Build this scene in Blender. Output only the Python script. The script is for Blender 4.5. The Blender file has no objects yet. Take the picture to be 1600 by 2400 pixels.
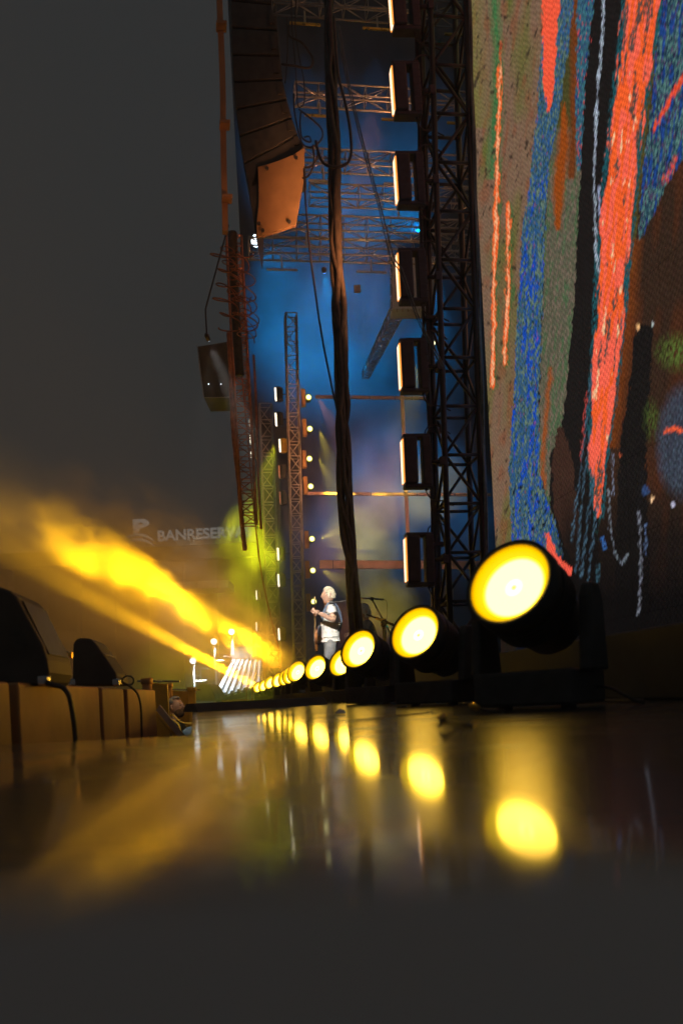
import bpy, bmesh, math, random
import numpy as np
from mathutils import Vector, Matrix, noise

R = math.radians
rnd = random.Random(7)
scene = bpy.context.scene
COL = scene.collection

# ---------------------------------------------------------------- camera, world, exposure
F_PX, PX, PY, ROLL, CAM_Z = 2000.0, 800.0, 1627.0, R(3.0), 0.09
cam_d = bpy.data.cameras.new('camera')
cam = bpy.data.objects.new('camera', cam_d); COL.objects.link(cam)
cam.location = (0, 0, CAM_Z)
cam.rotation_euler = (Matrix.Rotation(R(90), 4, 'X') @ Matrix.Rotation(-ROLL, 4, 'Z')).to_euler()
cam_d.sensor_fit = 'VERTICAL'; cam_d.sensor_height = 36.0; cam_d.sensor_width = 24.0
cam_d.lens = F_PX / 2400 * 36
cam_d.shift_y = (PY - 1200) / 2400
cam_d.clip_start = 0.01; cam_d.clip_end = 2000
cam_d.dof.use_dof = True; cam_d.dof.focus_distance = 12.0; cam_d.dof.aperture_fstop = 2.4
scene.camera = cam

w = bpy.data.worlds.new('World'); scene.world = w; w.use_nodes = True
w.node_tree.nodes['Background'].inputs[0].default_value = (0.93, 1.0, 1.02, 1)
w.node_tree.nodes['Background'].inputs[1].default_value = 0.031
vs = scene.view_settings
vs.view_transform = 'Standard'; vs.look = 'None'; vs.gamma = 1.0; vs.exposure = 0.0; vs.use_curve_mapping = False
scene.cycles.volume_step_rate = 1.5
scene.cycles.volume_max_steps = 64
scene.cycles.max_bounces = 4
scene.cycles.volume_bounces = 0
scene.cycles.sample_clamp_indirect = 4.0

def at(px, py, Y):
    """point at depth Y (metres from the camera) seen at photo pixel px, py"""
    dx, dy = px - PX, PY - py
    u = dx*math.cos(ROLL) + dy*math.sin(ROLL); v = -dx*math.sin(ROLL) + dy*math.cos(ROLL)
    return Vector((u*Y/F_PX, Y, CAM_Z + v*Y/F_PX))

FD = Vector((-0.156, 0.988, 0)).normalized()     # along the stage front, away from the camera
UD = Vector((0.988, 0.156, 0)).normalized()      # upstage
ZD = Vector((0, 0, 1))

# ---------------------------------------------------------------- materials
def srgb(r, g, b):
    f = lambda c: (c/255/12.92 if c/255 <= .04045 else ((c/255+.055)/1.055)**2.4)
    return (f(r), f(g), f(b), 1)

def mat(name, col, rough=.5, metal=0.0, var=.25, scale=6.0, bump=0.0, coat=0.0):
    m = bpy.data.materials.new(name); m.use_nodes = True
    nt = m.node_tree; b = nt.nodes['Principled BSDF']
    b.inputs['Roughness'].default_value = rough; b.inputs['Metallic'].default_value = metal
    b.inputs['Coat Weight'].default_value = coat
    tc = nt.nodes.new('ShaderNodeTexCoord'); nz = nt.nodes.new('ShaderNodeTexNoise')
    nz.inputs['Scale'].default_value = scale; nz.inputs['Detail'].default_value = 6
    nt.links.new(tc.outputs['Object'], nz.inputs['Vector'])
    rp = nt.nodes.new('ShaderNodeValToRGB')
    rp.color_ramp.elements[0].position = .3; rp.color_ramp.elements[1].position = .72
    rp.color_ramp.elements[0].color = tuple(c*(1-var) for c in col[:3])+(1,)
    rp.color_ramp.elements[1].color = tuple(min(1, c*(1+var)) for c in col[:3])+(1,)
    nt.links.new(nz.outputs['Fac'], rp.inputs['Fac']); nt.links.new(rp.outputs['Color'], b.inputs['Base Color'])
    mr = nt.nodes.new('ShaderNodeMapRange'); mr.inputs['To Min'].default_value = max(0, rough-.12); mr.inputs['To Max'].default_value = min(1, rough+.12)
    nt.links.new(nz.outputs['Fac'], mr.inputs['Value']); nt.links.new(mr.outputs['Result'], b.inputs['Roughness'])
    if bump:
        bp = nt.nodes.new('ShaderNodeBump'); bp.inputs['Strength'].default_value = bump; bp.inputs['Distance'].default_value = .01
        nt.links.new(nz.outputs['Fac'], bp.inputs['Height']); nt.links.new(bp.outputs['Normal'], b.inputs['Normal'])
    return m

def emit(name, col, strength):
    m = bpy.data.materials.new(name); m.use_nodes = True
    nt = m.node_tree; nt.nodes.clear()
    e = nt.nodes.new('ShaderNodeEmission'); e.inputs[0].default_value = col; e.inputs[1].default_value = strength
    o = nt.nodes.new('ShaderNodeOutputMaterial'); nt.links.new(e.outputs[0], o.inputs[0])
    return m

M = {}
M['black_metal'] = mat('black_metal', (.06, .058, .057), .42, .0, .3, 9, .15)
M['black_plastic'] = mat('black_plastic', (.06, .06, .06), .5, 0, .3, 14, .2)
M['black_wood'] = mat('black_wood', (.075, .073, .07), .65, 0, .3, 5, .3)
M['cable'] = mat('cable_rubber', (.06, .05, .045), .38, 0, .4, 20)
M['cable_grey'] = mat('cable_grey', (.16, .2, .19), .35, 0, .3, 20)
M['alu'] = mat('truss_aluminium', (.55, .53, .5), .38, .75, .2, 8)
M['alu_matte'] = mat('matte_aluminium', (.5, .47, .43), .55, .2, .2, 8)
M['dark_truss'] = mat('black_truss', (.06, .058, .055), .38, .3, .3, 8)
M['orange_wood'] = mat('brown_panel', (.42, .25, .12), .6, 0, .2, 5, .2)
M['rust'] = mat('red_pole', (.42, .16, .09), .55, .1, .4, 12, .2)
M['bronze'] = mat('bronze_beam', (.36, .2, .1), .5, .2, .3, 3, .2)
M['ply'] = mat('painted_ply', (.5, .29, .12), .6, 0, .22, 3, .25)
M['pink_bar'] = mat('pale_bar', (.85, .58, .52), .6, 0, .2, 3)
M['white_panel'] = mat('white_panel', (.72, .76, .78), .6, 0, .1, 3)
M['concrete'] = mat('concrete', (.22, .2, .17), .85, 0, .3, .6, .2)
M['skin'] = mat('skin', (.55, .33, .24), .5, 0, .12, 25)
M['hair_pale'] = mat('pale_hair', (.75, .66, .5), .6, 0, .3, 40, .6)
M['tee'] = mat('pale_tee', (.72, .72, .7), .8, 0, .25, 30, .3)
M['denim'] = mat('grey_trousers', (.2, .21, .23), .85, 0, .3, 12, .3)
M['strap'] = mat('strap', (.12, .17, .26), .7, 0, .2, 20)
M['guitar'] = mat('guitar_sunburst', (.42, .16, .05), .25, 0, .5, 5, 0, .5)
M['maple'] = mat('maple', (.6, .38, .18), .35, 0, .2, 8)
M['steel'] = mat('steel', (.6, .6, .6), .25, 1, .2, 8)
M['brass'] = mat('gold_metal', (.85, .55, .12), .3, .9, .2, 12)
M['olive'] = mat('olive_vest', (.1, .09, .05), .8, 0, .3, 12, .3)
M['blue_cloth'] = mat('blue_cloth', (.18, .3, .5), .8, 0, .3, 12, .3)
M['yellow_paint_or_light'] = mat('yellow_paint_or_light', (.75, .5, .06), .5, 0, .2, 5)  # real yellow paint, and yellow light put into the colour of barriers
M['seat_plank'] = mat('grey_plank', (.55, .6, .62), .6, 0, .2, 2)
M['canvas'] = mat('canvas', (.55, .5, .35), .8, 0, .2, 2)

# ---------------------------------------------------------------- helpers
class MB:
    def __init__(s): s.v = []; s.f = []
    def add(s, vs_, fs):
        o = len(s.v); s.v += [tuple(v) for v in vs_]; s.f += [tuple(i+o for i in f) for f in fs]; return s
    def hexa(s, p):     # 8 points: bottom ring 0-3, top ring 4-7
        return s.add(p, [(3,2,1,0), (4,5,6,7), (0,1,5,4), (1,2,6,5), (2,3,7,6), (3,0,4,7)])
    def box(s, c, sx, sy, sz, ax=None, ay=None, az=None):
        c = Vector(c); ax = ax or Vector((1,0,0)); ay = ay or Vector((0,1,0)); az = az or Vector((0,0,1))
        ring = [(-1,-1), (1,-1), (1,1), (-1,1)]
        p = [c + ax*(a*sx/2) + ay*(b*sy/2) + az*(k*sz/2) for k in (-1, 1) for a, b in ring]
        return s.hexa(p)
    def prism(s, pts, d):   # polygon of points extruded by vector d
        n = len(pts); d = Vector(d)
        vs_ = [Vector(p) for p in pts] + [Vector(p)+d for p in pts]
        fs = [tuple(range(n))[::-1], tuple(range(n, 2*n))] + [(i, (i+1) % n, n+(i+1) % n, n+i) for i in range(n)]
        return s.add(vs_, fs)
    def tube(s, pts, r, n=6, cap=True):
        pts = [Vector(p) for p in pts]; k = len(pts)
        rs = r if isinstance(r, (list, tuple)) else [r]*k
        prev = None; vs_ = []
        for i, p in enumerate(pts):
            t = (pts[min(i+1, k-1)] - pts[max(i-1, 0)])
            t = t.normalized() if t.length > 1e-9 else Vector((0,0,1))
            if prev is None:
                a = t.cross(Vector((0,0,1)))
                if a.length < .05: a = t.cross(Vector((1,0,0)))
            else: a = prev - t*prev.dot(t)
            a.normalize(); prev = a; b = t.cross(a)
            for j in range(n):
                an = 2*math.pi*j/n; vs_.append(p + (a*math.cos(an)+b*math.sin(an))*rs[i])
        fs = []
        for i in range(k-1):
            for j in range(n):
                fs.append((i*n+j, i*n+(j+1) % n, (i+1)*n+(j+1) % n, (i+1)*n+j))
        if cap: fs += [tuple(range(n))[::-1], tuple(range((k-1)*n, k*n))]
        return s.add(vs_, fs)
    def lathe(s, prof, org, axis, n=24):    # prof: (distance along axis, radius)
        axis = Vector(axis).normalized(); org = Vector(org)
        a = axis.cross(Vector((0,0,1)))
        if a.length < .05: a = Vector((1,0,0))
        a.normalize(); b = axis.cross(a); vs_ = []
        for d, r in prof:
            for j in range(n):
                an = 2*math.pi*j/n; vs_.append(org + axis*d + (a*math.cos(an)+b*math.sin(an))*max(r, 1e-4))
        fs = []
        for i in range(len(prof)-1):
            for j in range(n): fs.append((i*n+j, i*n+(j+1) % n, (i+1)*n+(j+1) % n, (i+1)*n+j))
        fs += [tuple(range(n))[::-1], tuple(range((len(prof)-1)*n, len(prof)*n))]
        return s.add(vs_, fs)
    def mesh(s, name, m, smooth=False):
        me = bpy.data.meshes.new(name); me.from_pydata(s.v, [], s.f); me.update()
        bm = bmesh.new(); bm.from_mesh(me); bmesh.ops.recalc_face_normals(bm, faces=bm.faces); bm.to_mesh(me); bm.free()
        if m: me.materials.append(m)
        if smooth:
            for p in me.polygons: p.use_smooth = True
        return me
    def build(s, name, m, parent=None, smooth=False, bevel=0):
        o = link(name, s.mesh(name, m, smooth), parent)
        if bevel:
            b = o.modifiers.new('bevel', 'BEVEL'); b.width = bevel; b.segments = 2; b.limit_method = 'ANGLE'
        return o

def link(name, data, parent=None):
    o = bpy.data.objects.new(name, data); COL.objects.link(o)
    if parent is not None:
        o.parent = parent
        o.matrix_parent_inverse = Matrix.Translation(-parent.location) if parent.type == 'EMPTY' else Matrix()
    return o

def tag(o, label=None, cat=None, group=None, kind=None):
    if label: o['label'] = label
    if cat: o['category'] = cat
    if group: o['group'] = group
    if kind: o['kind'] = kind
    return o

def thing(name, loc, label, cat, group=None):
    """an Empty at the base of a thing; parts are given in world coordinates"""
    o = bpy.data.objects.new(name, None); COL.objects.link(o); o.location = loc; o.empty_display_size = .1
    return tag(o, label, cat, group)

def spot(parent, loc, d, power, col, angle, blend=.5, radius=.05):
    l = bpy.data.lights.new('spot_beam', 'SPOT'); l.energy = power; l.color = col[:3]
    l.spot_size = R(angle); l.spot_blend = blend; l.shadow_soft_size = radius
    o = link('spot_beam', l, parent); o.location = loc
    o.rotation_euler = Vector(d).to_track_quat('-Z', 'Y').to_euler()
    return o

def spline(pts, k=6):
    pts = [Vector(p) for p in pts]; out = []
    for i in range(len(pts)-1):
        p0, p1, p2, p3 = pts[max(i-1, 0)], pts[i], pts[i+1], pts[min(i+2, len(pts)-1)]
        for j in range(k):
            t = j/k
            out.append(.5*((2*p1)+(p2-p0)*t+(2*p0-5*p1+4*p2-p3)*t*t+(3*p1-p0-3*p2+p3)*t**3))
    out.append(pts[-1]); return out

def px_path(lst, Y, k=6):
    return spline([at(p[0], p[1], p[2] if len(p) > 2 else Y) for p in lst], k)

# ---------------------------------------------------------------- setting: stage floor, ground
GROUND_Z = -1.6
nearL = at(450, 1735, 2.3)
def stage_floor():
    m = bpy.data.materials.new('wet_black_deck'); m.use_nodes = True; nt = m.node_tree; b = nt.nodes['Principled BSDF']; b.inputs['IOR'].default_value = 1.5; b.inputs['Coat Roughness'].default_value = .065; b.inputs['Coat IOR'].default_value = 1.33
    tc = nt.nodes.new('ShaderNodeTexCoord')
    n1 = nt.nodes.new('ShaderNodeTexNoise'); n1.inputs['Scale'].default_value = 2.2; n1.inputs['Detail'].default_value = 8
    n2 = nt.nodes.new('ShaderNodeTexNoise'); n2.inputs['Scale'].default_value = 55; n2.inputs['Detail'].default_value = 4
    for n in (n1, n2): nt.links.new(tc.outputs['Object'], n.inputs['Vector'])
    rp = nt.nodes.new('ShaderNodeValToRGB'); rp.color_ramp.elements[0].color = (.035, .035, .034, 1); rp.color_ramp.elements[1].color = (.075, .075, .072, 1)
    nt.links.new(n1.outputs['Fac'], rp.inputs['Fac']); nt.links.new(rp.outputs['Color'], b.inputs['Base Color'])
    mr = nt.nodes.new('ShaderNodeMapRange'); mr.inputs['To Min'].default_value = .20; mr.inputs['To Max'].default_value = .34
    nt.links.new(n1.outputs['Fac'], mr.inputs['Value']); nt.links.new(mr.outputs['Result'], b.inputs['Roughness'])
    bp = nt.nodes.new('ShaderNodeBump'); bp.inputs['Strength'].default_value = .06; bp.inputs['Distance'].default_value = .002
    nt.links.new(n2.outputs['Fac'], bp.inputs['Height']); nt.links.new(bp.outputs['Normal'], b.inputs['Normal'])
    # pale matte near end, coloured to lift the dark and end reflections; glossy beyond
    sx = nt.nodes.new('ShaderNodeSeparateXYZ'); nt.links.new(tc.outputs['Object'], sx.inputs[0])
    n3 = nt.nodes.new('ShaderNodeTexNoise'); n3.inputs['Scale'].default_value = 7; n3.inputs['Detail'].default_value = 5; nt.links.new(tc.outputs['Object'], n3.inputs['Vector'])
    ad = nt.nodes.new('ShaderNodeMath'); ad.operation = 'MULTIPLY_ADD'; ad.inputs[1].default_value = .22; nt.links.new(n3.outputs['Fac'], ad.inputs[0]); nt.links.new(sx.outputs['Y'], ad.inputs[2])
    wet = nt.nodes.new('ShaderNodeMapRange'); wet.interpolation_type = 'SMOOTHSTEP'; wet.inputs['From Min'].default_value = .44; wet.inputs['From Max'].default_value = .66; nt.links.new(ad.outputs[0], wet.inputs['Value'])
    cw = nt.nodes.new('ShaderNodeMath'); cw.operation = 'MULTIPLY'; cw.inputs[1].default_value = .72; nt.links.new(wet.outputs[0], cw.inputs[0]); nt.links.new(cw.outputs[0], b.inputs['Coat Weight'])
    ru = nt.nodes.new('ShaderNodeMix'); ru.data_type = 'FLOAT'; ru.inputs['A'].default_value = .95; nt.links.new(wet.outputs[0], ru.inputs['Factor']); nt.links.new(mr.outputs['Result'], ru.inputs['B']); nt.links.new(ru.outputs['Result'], b.inputs['Roughness'])
    dc = nt.nodes.new('ShaderNodeMix'); dc.data_type = 'RGBA'; dc.inputs['A'].default_value = (.54, .58, .59, 1); nt.links.new(wet.outputs[0], dc.inputs['Factor']); nt.links.new(rp.outputs['Color'], dc.inputs['B']); nt.links.new(dc.outputs['Result'], b.inputs['Base Color'])
    sl = nt.nodes.new('ShaderNodeMath'); sl.operation = 'MULTIPLY'; sl.inputs[1].default_value = .30; nt.links.new(wet.outputs[0], sl.inputs[0]); nt.links.new(sl.outputs[0], b.inputs['Specular IOR Level'])
    far = at(452, 1650, 26)
    pts = [(-3.2, -2), (14, -2), (14, 30), (far.x, 26), (nearL.x, 2.3), (-3.2, 2.45)]
    o = MB().prism([(x, y, -.12) for x, y in pts], (0, 0, .12)).build('stage_floor', m)
    tag(o, kind='structure')
    return o
stage_floor()
# black valance under the stage edge
q = MB(); far = at(452, 1650, 26)
q.prism([(nearL.x+.03, 2.32, GROUND_Z), (far.x+.03, 26, GROUND_Z), (far.x+.05, 26, GROUND_Z), (nearL.x+.05, 2.32, GROUND_Z)], (0, 0, 1.47))
q.prism([(-3.2, 2.40, GROUND_Z), (nearL.x+.03, 2.28, GROUND_Z), (nearL.x+.03, 2.25, GROUND_Z), (-3.2, 2.37, GROUND_Z)], (0, 0, 1.47))
tag(q.build('stage_skirt', M['black_wood']), kind='structure')
g = MB().add([(-400, -60, GROUND_Z), (400, -60, GROUND_Z), (400, 900, GROUND_Z), (-400, 900, GROUND_Z)], [(0, 1, 2, 3)]).build('ground', M['concrete'])
tag(g, kind='structure')

# ---------------------------------------------------------------- trusses
def truss(t, p0, p1, width, ax, ay, r, bays, chord_m, single=True, rb=None, corners=None):
    """box truss from p0 to p1; every chord and (single) every brace is a part of t"""
    p0, p1 = Vector(p0), Vector(p1); rb = rb or r*.55; L = p1-p0
    cs = corners or [(-.5, -.5), (.5, -.5), (.5, .5), (-.5, .5)]
    off = [ax*(a*width)+ay*(b*width) for a, b in cs]
    for o in off: MB().tube([p0+o, p1+o], r, 8).build('chord', chord_m, t, True)
    q = MB(); n = len(off)
    def br(a, b, rr=rb):
        if single: MB().tube([a, b], rr, 6).build('brace', chord_m, t, True)
        else: q.tube([a, b], rr, 5)
    for i in range(bays+1):
        a = p0+L*(i/bays)
        for j in range(n): br(a+off[j], a+off[(j+1) % n])
    for i in range(bays):
        a, b = p0+L*(i/bays), p0+L*((i+1)/bays)
        for j in range(n):
            k = (j+1) % n
            if (i+j) % 2: br(a+off[j], b+off[k])
            else: br(a+off[k], b+off[j])
    if not single: tag(q.build('bracing', chord_m, t, True), kind='stuff')

# near dark tower beside the screen
lo = at(1078, 1560, 7.2); lo.z = 0.0
hi = at(1035, -40, 7.2)
lo.x = at(1082, 1400, 7.2).x - .02
t = thing('truss_tower', lo, 'black box truss tower wrapped in cables beside the big video screen', 'truss tower')
truss(t, lo, hi, .30, UD, FD, .025, 15, M['dark_truss'], True, .014)
MB().box(lo+Vector((0, 0, .02)), .6, .6, .04, UD, FD, ZD).build('base_plate', M['black_metal'], t)
# cables strapped along the tower's outer chord
for k in range(5):
    pts = []
    for i in range(26):
        f = i/25; p = lo.lerp(hi, f) + UD*(-.15-.02*math.sin(k*2.1+f*9)) + FD*(.15+.03*math.cos(k*1.7+f*13)) + UD*(-.012*k)
        pts.append(p)
    MB().tube(spline(pts, 3), .011+.003*(k % 3), 6).build('cable', M['cable'], t, True)
for k in range(2):
    pts = [lo.lerp(hi, i/20) + UD*(.17+.012*k) + FD*(-.17+.012*math.sin(i*1.9+k)) for i in range(21)]
    MB().tube(spline(pts, 3), .012, 6).build('cable', M['cable_grey'], t, True)
for i in range(6):
    f = .06+.16*i; p = lo.lerp(hi, f)
    MB().box(p-UD*.15+FD*.15, .11, .11, .03, UD, FD, ZD).build('clamp', M['black_metal'], t)

# far copper-lit tower
T2Y = 21.0
lo2 = at(697, 1530, T2Y); lo2.z = 0; hi2 = at(681, 738, T2Y); lo2.x = at(697, 1500, T2Y).x
t = thing('truss_tower', lo2, 'tall pale metal lattice tower behind the guitarist, carrying round yellow lamps', 'truss tower')
truss(t, lo2, hi2, .27, UD, FD, .022, 27, M['alu_matte'], True, .013)
MB().box(lo2+Vector((0, 0, .02)), .6, .6, .04, UD, FD, ZD).build('base_plate', M['alu_matte'], t)
T2LO, T2HI = lo2.copy(), hi2.copy()
# dim lattice farther left
lo3 = at(634, 1560, 30); lo3.z = 0; hi3 = at(622, 950, 30); lo3.x = at(640, 1500, 30).x
t = thing('truss_tower', lo3, 'dim distant lattice tower standing in yellow green smoke', 'truss tower')
truss(t, lo3, hi3, .42, UD, FD, .03, 18, M['alu_matte'], False, .018)

# roof trusses across the stage
roof = [(36, 640, 1300, 8.6, 'topmost roof truss, crossing the blue haze at the upper edge of the picture'),
        (247, 690, 1300, 9.9, 'second roof truss from the top, passing behind the upper lamp boxes'),
        (398, 700, 1300, 11.2, 'third roof truss from the top, level with the hanging speaker panel'),
        (478, 725, 1300, 12.2, 'fourth roof truss from the top, just below the looped cables'),
        (552, 640, 1300, 13.4, 'fifth roof truss from the top, ending near the white blue lamp'),
        (607, 585, 1300, 14.4, 'lowest long roof truss, reaching left towards the coiled cables')]
for (py, x0, x1, Y, lab) in roof:
    p = at(850, py, Y); a = p + UD*((x0-850)*Y/F_PX); b = p + UD*((x1-850)*Y/F_PX*1.0)
    t = thing('roof_truss', a, lab, 'roof truss', 'trusses of the stage roof')
    wd = .017*Y
    up = [(-.5, 0), (.5, 0), (.5, 1), (-.5, 1)]
    truss(t, a, b, wd, FD, ZD, .0011*Y, max(6, int((b-a).length/wd/1.6)), M['alu'], False, .0006*Y, up)
    # hanging clamps and lamp brackets below the truss
    for k in range(3):
        c = a.lerp(b, .12+.27*k+rnd.uniform(-.03, .03))
        MB().box(c-ZD*.03*Y*.5, .045*Y*.8, .02, .0022*Y, UD, FD, ZD).build('lamp_bar', M['brass'] if py < 300 else M['alu'], t)
        MB().tube([c, c-ZD*.03*Y*.5], .0012*Y, 5).build('hanger', M['alu'], t)

# ---------------------------------------------------------------- LED wall
LY0, LX0 = 8.0, at(1161, 1290, 8.0).x
def wall_pt(s, z): return Vector((LX0, LY0, 0)) - FD*s + Vector((0, 0, z))     # s grows towards the camera
def led_wall():
    S, ZB, ZT = 4.2, .12, 9.0
    NS, NZ = 400, 560
    # finer columns towards the far (left) end so that cells look alike from the stage
    s = S*np.linspace(0, 1, NS+1); zz = ZB+(ZT-ZB)*np.linspace(0, 1, NZ+1)
    sg, zg = np.meshgrid(s, zz)
    X = LX0 - FD.x*sg; Y = LY0 - FD.y*sg
    u = X/Y*F_PX; v = (zg-CAM_Z)/Y*F_PX
    px = PX + u*math.cos(ROLL) - v*math.sin(ROLL); py = PY - (u*math.sin(ROLL) + v*math.cos(ROLL))
    rng = np.random.RandomState(3)
    def lin(c): 
        c = np.array(c)/255.; return np.where(c <= .04045, c/12.92, ((c+.055)/1.055)**2.4)
    def ip(pairs, y=None):      # piecewise x(y)
        ys, xs = zip(*sorted((b, a) for a, b in pairs)); return np.interp(py if y is None else y, ys, xs)
    def smooth_noise(cx, cy, seed, ang=0.0):
        r = np.random.RandomState(seed); g_ = r.rand(64, 64)
        a = ((px*math.cos(ang)+py*math.sin(ang))/cx); b = ((-px*math.sin(ang)+py*math.cos(ang))/cy)
        i, j = np.floor(a).astype(int), np.floor(b).astype(int); fa, fb = a-i, b-j
        fa = fa*fa*(3-2*fa); fb = fb*fb*(3-2*fb)
        G = lambda p_, q_: g_[p_ % 64, q_ % 64]
        return (G(i, j)*(1-fa)+G(i+1, j)*fa)*(1-fb)+(G(i, j+1)*(1-fa)+G(i+1, j+1)*fa)*fb
    A = np.zeros(px.shape+(3,))
    def put(mask, col, k=1.0):
        mk = np.clip(mask, 0, 1)[..., None]*k; A[:] = A*(1-mk)+lin(col)*mk
    L = ip([(1086, -200), (1088, 0), (1160, 1290), (1190, 1800)])
    n_a = smooth_noise(9, 40, 1, .12); n_b = smooth_noise(22, 120, 2, .1); n_c = smooth_noise(2.4, 8, 4); n_d = smooth_noise(5, 16, 5, .35)
    n_e = smooth_noise(2.0, 4.0, 6); n_f = smooth_noise(5.5, 60, 8, .11)
    px = px + 6*(smooth_noise(4, 14, 21, .1)-.5) + 5*(smooth_noise(2.2, 5, 22)-.5)
    put(np.ones_like(px), (30, 27, 26))
    # grey brown bark on the left
    bl = ip([(1290, -300), (1275, 0), (1258, 250), (1240, 420), (1222, 560), (1213, 700), (1205, 900), (1192, 1100), (1200, 1290), (1205, 1500)])
    bark = (px < bl)*1.0
    put(bark, (122, 96, 76)); put(bark*(n_b > .5)*(n_b-.5)*2.2, (98, 98, 48)); put(bark*np.clip((n_a-.55)*3, 0, 1)*.6, (128, 74, 50))
    put(bark*(py < 420)*np.clip(1-np.abs(px-ip([(1158, 0), (1165, 120), (1160, 260), (1150, 420)]))/18, 0, 1)*.9, (38, 112, 62))
    put(bark*(py < 300)*np.clip(1-(px-L)/55, 0, 1)*.7, (104, 112, 40))
    put(bark*np.clip((n_d-.80)*9, 0, 1)*.85, (48, 38, 32)); put(bark*np.clip((n_c-.6)*2, 0, 1)*.35, (150, 118, 92))
    # blue speckled band
    br_ = ip([(1345, -200), (1345, 0), (1312, 250), (1284, 400), (1274, 560), (1272, 700), (1264, 900), (1262, 1100), (1290, 1200), (1325, 1300), (1350, 1400)])
    blue = ((px >= bl) & (px < br_+6*(n_f-.5)))*1.0
    put(blue, (62, 92, 104)); put(blue*(n_e > .52), (44, 86, 132)); put(blue*np.clip((n_f-.5)*4, 0, 1)*np.clip((py-300)/200, 0, 1), (26, 74, 176))
    put(blue*(n_c > .68), (98, 120, 106)); put(blue*(n_e < .22), (34, 62, 60)); put(blue*(n_c < .09)*.6, (158, 74, 98))
    put(blue*(py > 1080)*np.clip((n_d-.8)*9, 0, 1), (24, 34, 44))
    # olive and brown strip right of it
    kl = ip([(1395, -200), (1390, 0), (1370, 200), (1360, 400), (1350, 560), (1345, 700), (1327, 900), (1316, 1000), (1290, 1060), (1286, 1180), (1320, 1290)])
    ol = ((px >= br_) & (px < kl))*1.0
    put(ol, (88, 88, 70)); put(ol*(py < 300), (72, 70, 38)); put(ol*(n_f > .55)*(py > 380)*.7, (70, 98, 66)); put(ol*(n_c > .6)*(py > 380)*.6, (124, 104, 92))
    put(ol*np.clip(1-np.abs(px-ip([(1322, 250), (1320, 340), (1308, 430), (1307, 530)]))/ip([(6, 250), (18, 330), (20, 440), (8, 535)]), 0, 1)*(py > 240)*(py < 540)*1.6, (146, 70, 24))
    put(ol*np.clip(1-np.abs(px-ip([(1345, 60), (1345, 280), (1338, 400)]))/14, 0, 1)*(py < 420)*1.4, (110, 58, 28))
    bs = ((px > ip([(1352, 0), (1346, 250), (1352, 400)])) & (px < kl) & (py < 400))*1.0
    put(bs, (52, 84, 106)); put(bs*(n_e > .6), (60, 112, 122)); put(bs*(n_c < .2), (186, 70, 70)); put(bs*(n_e < .25), (30, 52, 112))
    put(ol*(py > 860)*np.clip(1-np.abs(px-ip([(1290, 860), (1272, 1060)]))/9, 0, 1), (150, 76, 34))
    # black band
    kr = ip([(1475, -200), (1467, 0), (1452, 200), (1437, 300), (1425, 400), (1405, 560), (1397, 700), (1378, 900), (1365, 1000), (1350, 1100), (1340, 1300)])
    put(((px >= kl) & (px < kr))*1.0, (30, 27, 26))
    # dark reddish fold low in the band
    fold = np.clip(1-np.abs((px-ip([(1312, 1000), (1318, 1100), (1325, 1200), (1350, 1330)]))/ip([(6, 1000), (24, 1080), (28, 1200), (10, 1340)])), 0, 1)
    put((fold > 0)*(py > 1000)*(py < 1340)*1.0, (62, 42, 34))
    # brown ground right of the orange band
    oc = ip([(1525, -200), (1505, 0), (1485, 150), (1466, 300), (1450, 450), (1436, 600), (1426, 750), (1415, 900), (1406, 1000), (1398, 1100), (1402, 1200)])
    ow = ip([(44, -200), (42, 0), (38, 150), (36, 300), (36, 450), (35, 600), (33, 750), (27, 900), (22, 1000), (15, 1100), (5, 1205)])
    rg = (px > oc)*1.0
    put(rg, (54, 38, 29)); put(rg*np.clip((n_b-.5)*3, 0, 1)*.7, (76, 42, 26)); put(rg*(px < oc+ow+14)*(py < 650), (76, 68, 34))
    put(rg*np.clip(1-np.abs(px-oc-ow-12)/26, 0, 1)*(py > 560)*(py < 1050)*.9, (112, 56, 24))
    # teal dotted field
    tl = ip([(1555, -200), (1545, 0), (1530, 200), (1505, 400), (1495, 560)])
    tb = ip([(1700, 300), (1600, 372), (1560, 432), (1530, 505), (1498, 560)], None)
    tr_ = np.interp(py, [300, 372, 432, 505, 560], [1760, 1600, 1560, 1530, 1498])
    tr_ = np.where(py < 300, 5000, tr_)
    tf = ((px > tl) & (px < tr_) & (py < 560))*1.0
    put(tf, (46, 76, 88)); put(tf*(n_e > .58), (84, 122, 118)); put(tf*(n_f > .6), (34, 68, 134)); put(tf*(n_e < .3), (28, 40, 66)); put(tf*(n_c < .2), (80, 60, 92))
    def line(pts, wd, col, dot=0, k=1.0, fade=.5):
        best = np.full(px.shape, 1e9); run = np.zeros(px.shape); acc = 0
        for (xa, ya), (xb, yb) in zip(pts[:-1], pts[1:]):
            dx, dy = xb-xa, yb-ya; l2 = dx*dx+dy*dy; tt = np.clip(((px-xa)*dx+(py-ya)*dy)/l2, 0, 1)
            d = np.hypot(px-xa-tt*dx, py-ya-tt*dy); up_ = d < best; best = np.where(up_, d, best); run = np.where(up_, acc+tt*l2**.5, run); acc += l2**.5
        best = best + wd*1.1*(n_f-.5)*(1 if wd > 5 else .3) + wd*.5*(n_e-.5)
        mk = np.clip((wd-best)/max(fade*wd, .3), 0, 1)
        if dot: mk = mk*(.2+.6*(np.sin(run*2*math.pi/dot) > -.2)*(.5+smooth_noise(9, 30, 31)))
        put(mk, col, k)
    line([(1610, 165), (1565, 240), (1532, 302)], 7, (232, 78, 48)); line([(1584, 372), (1570, 398), (1556, 428)], 7, (222, 76, 56), 16)
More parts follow.
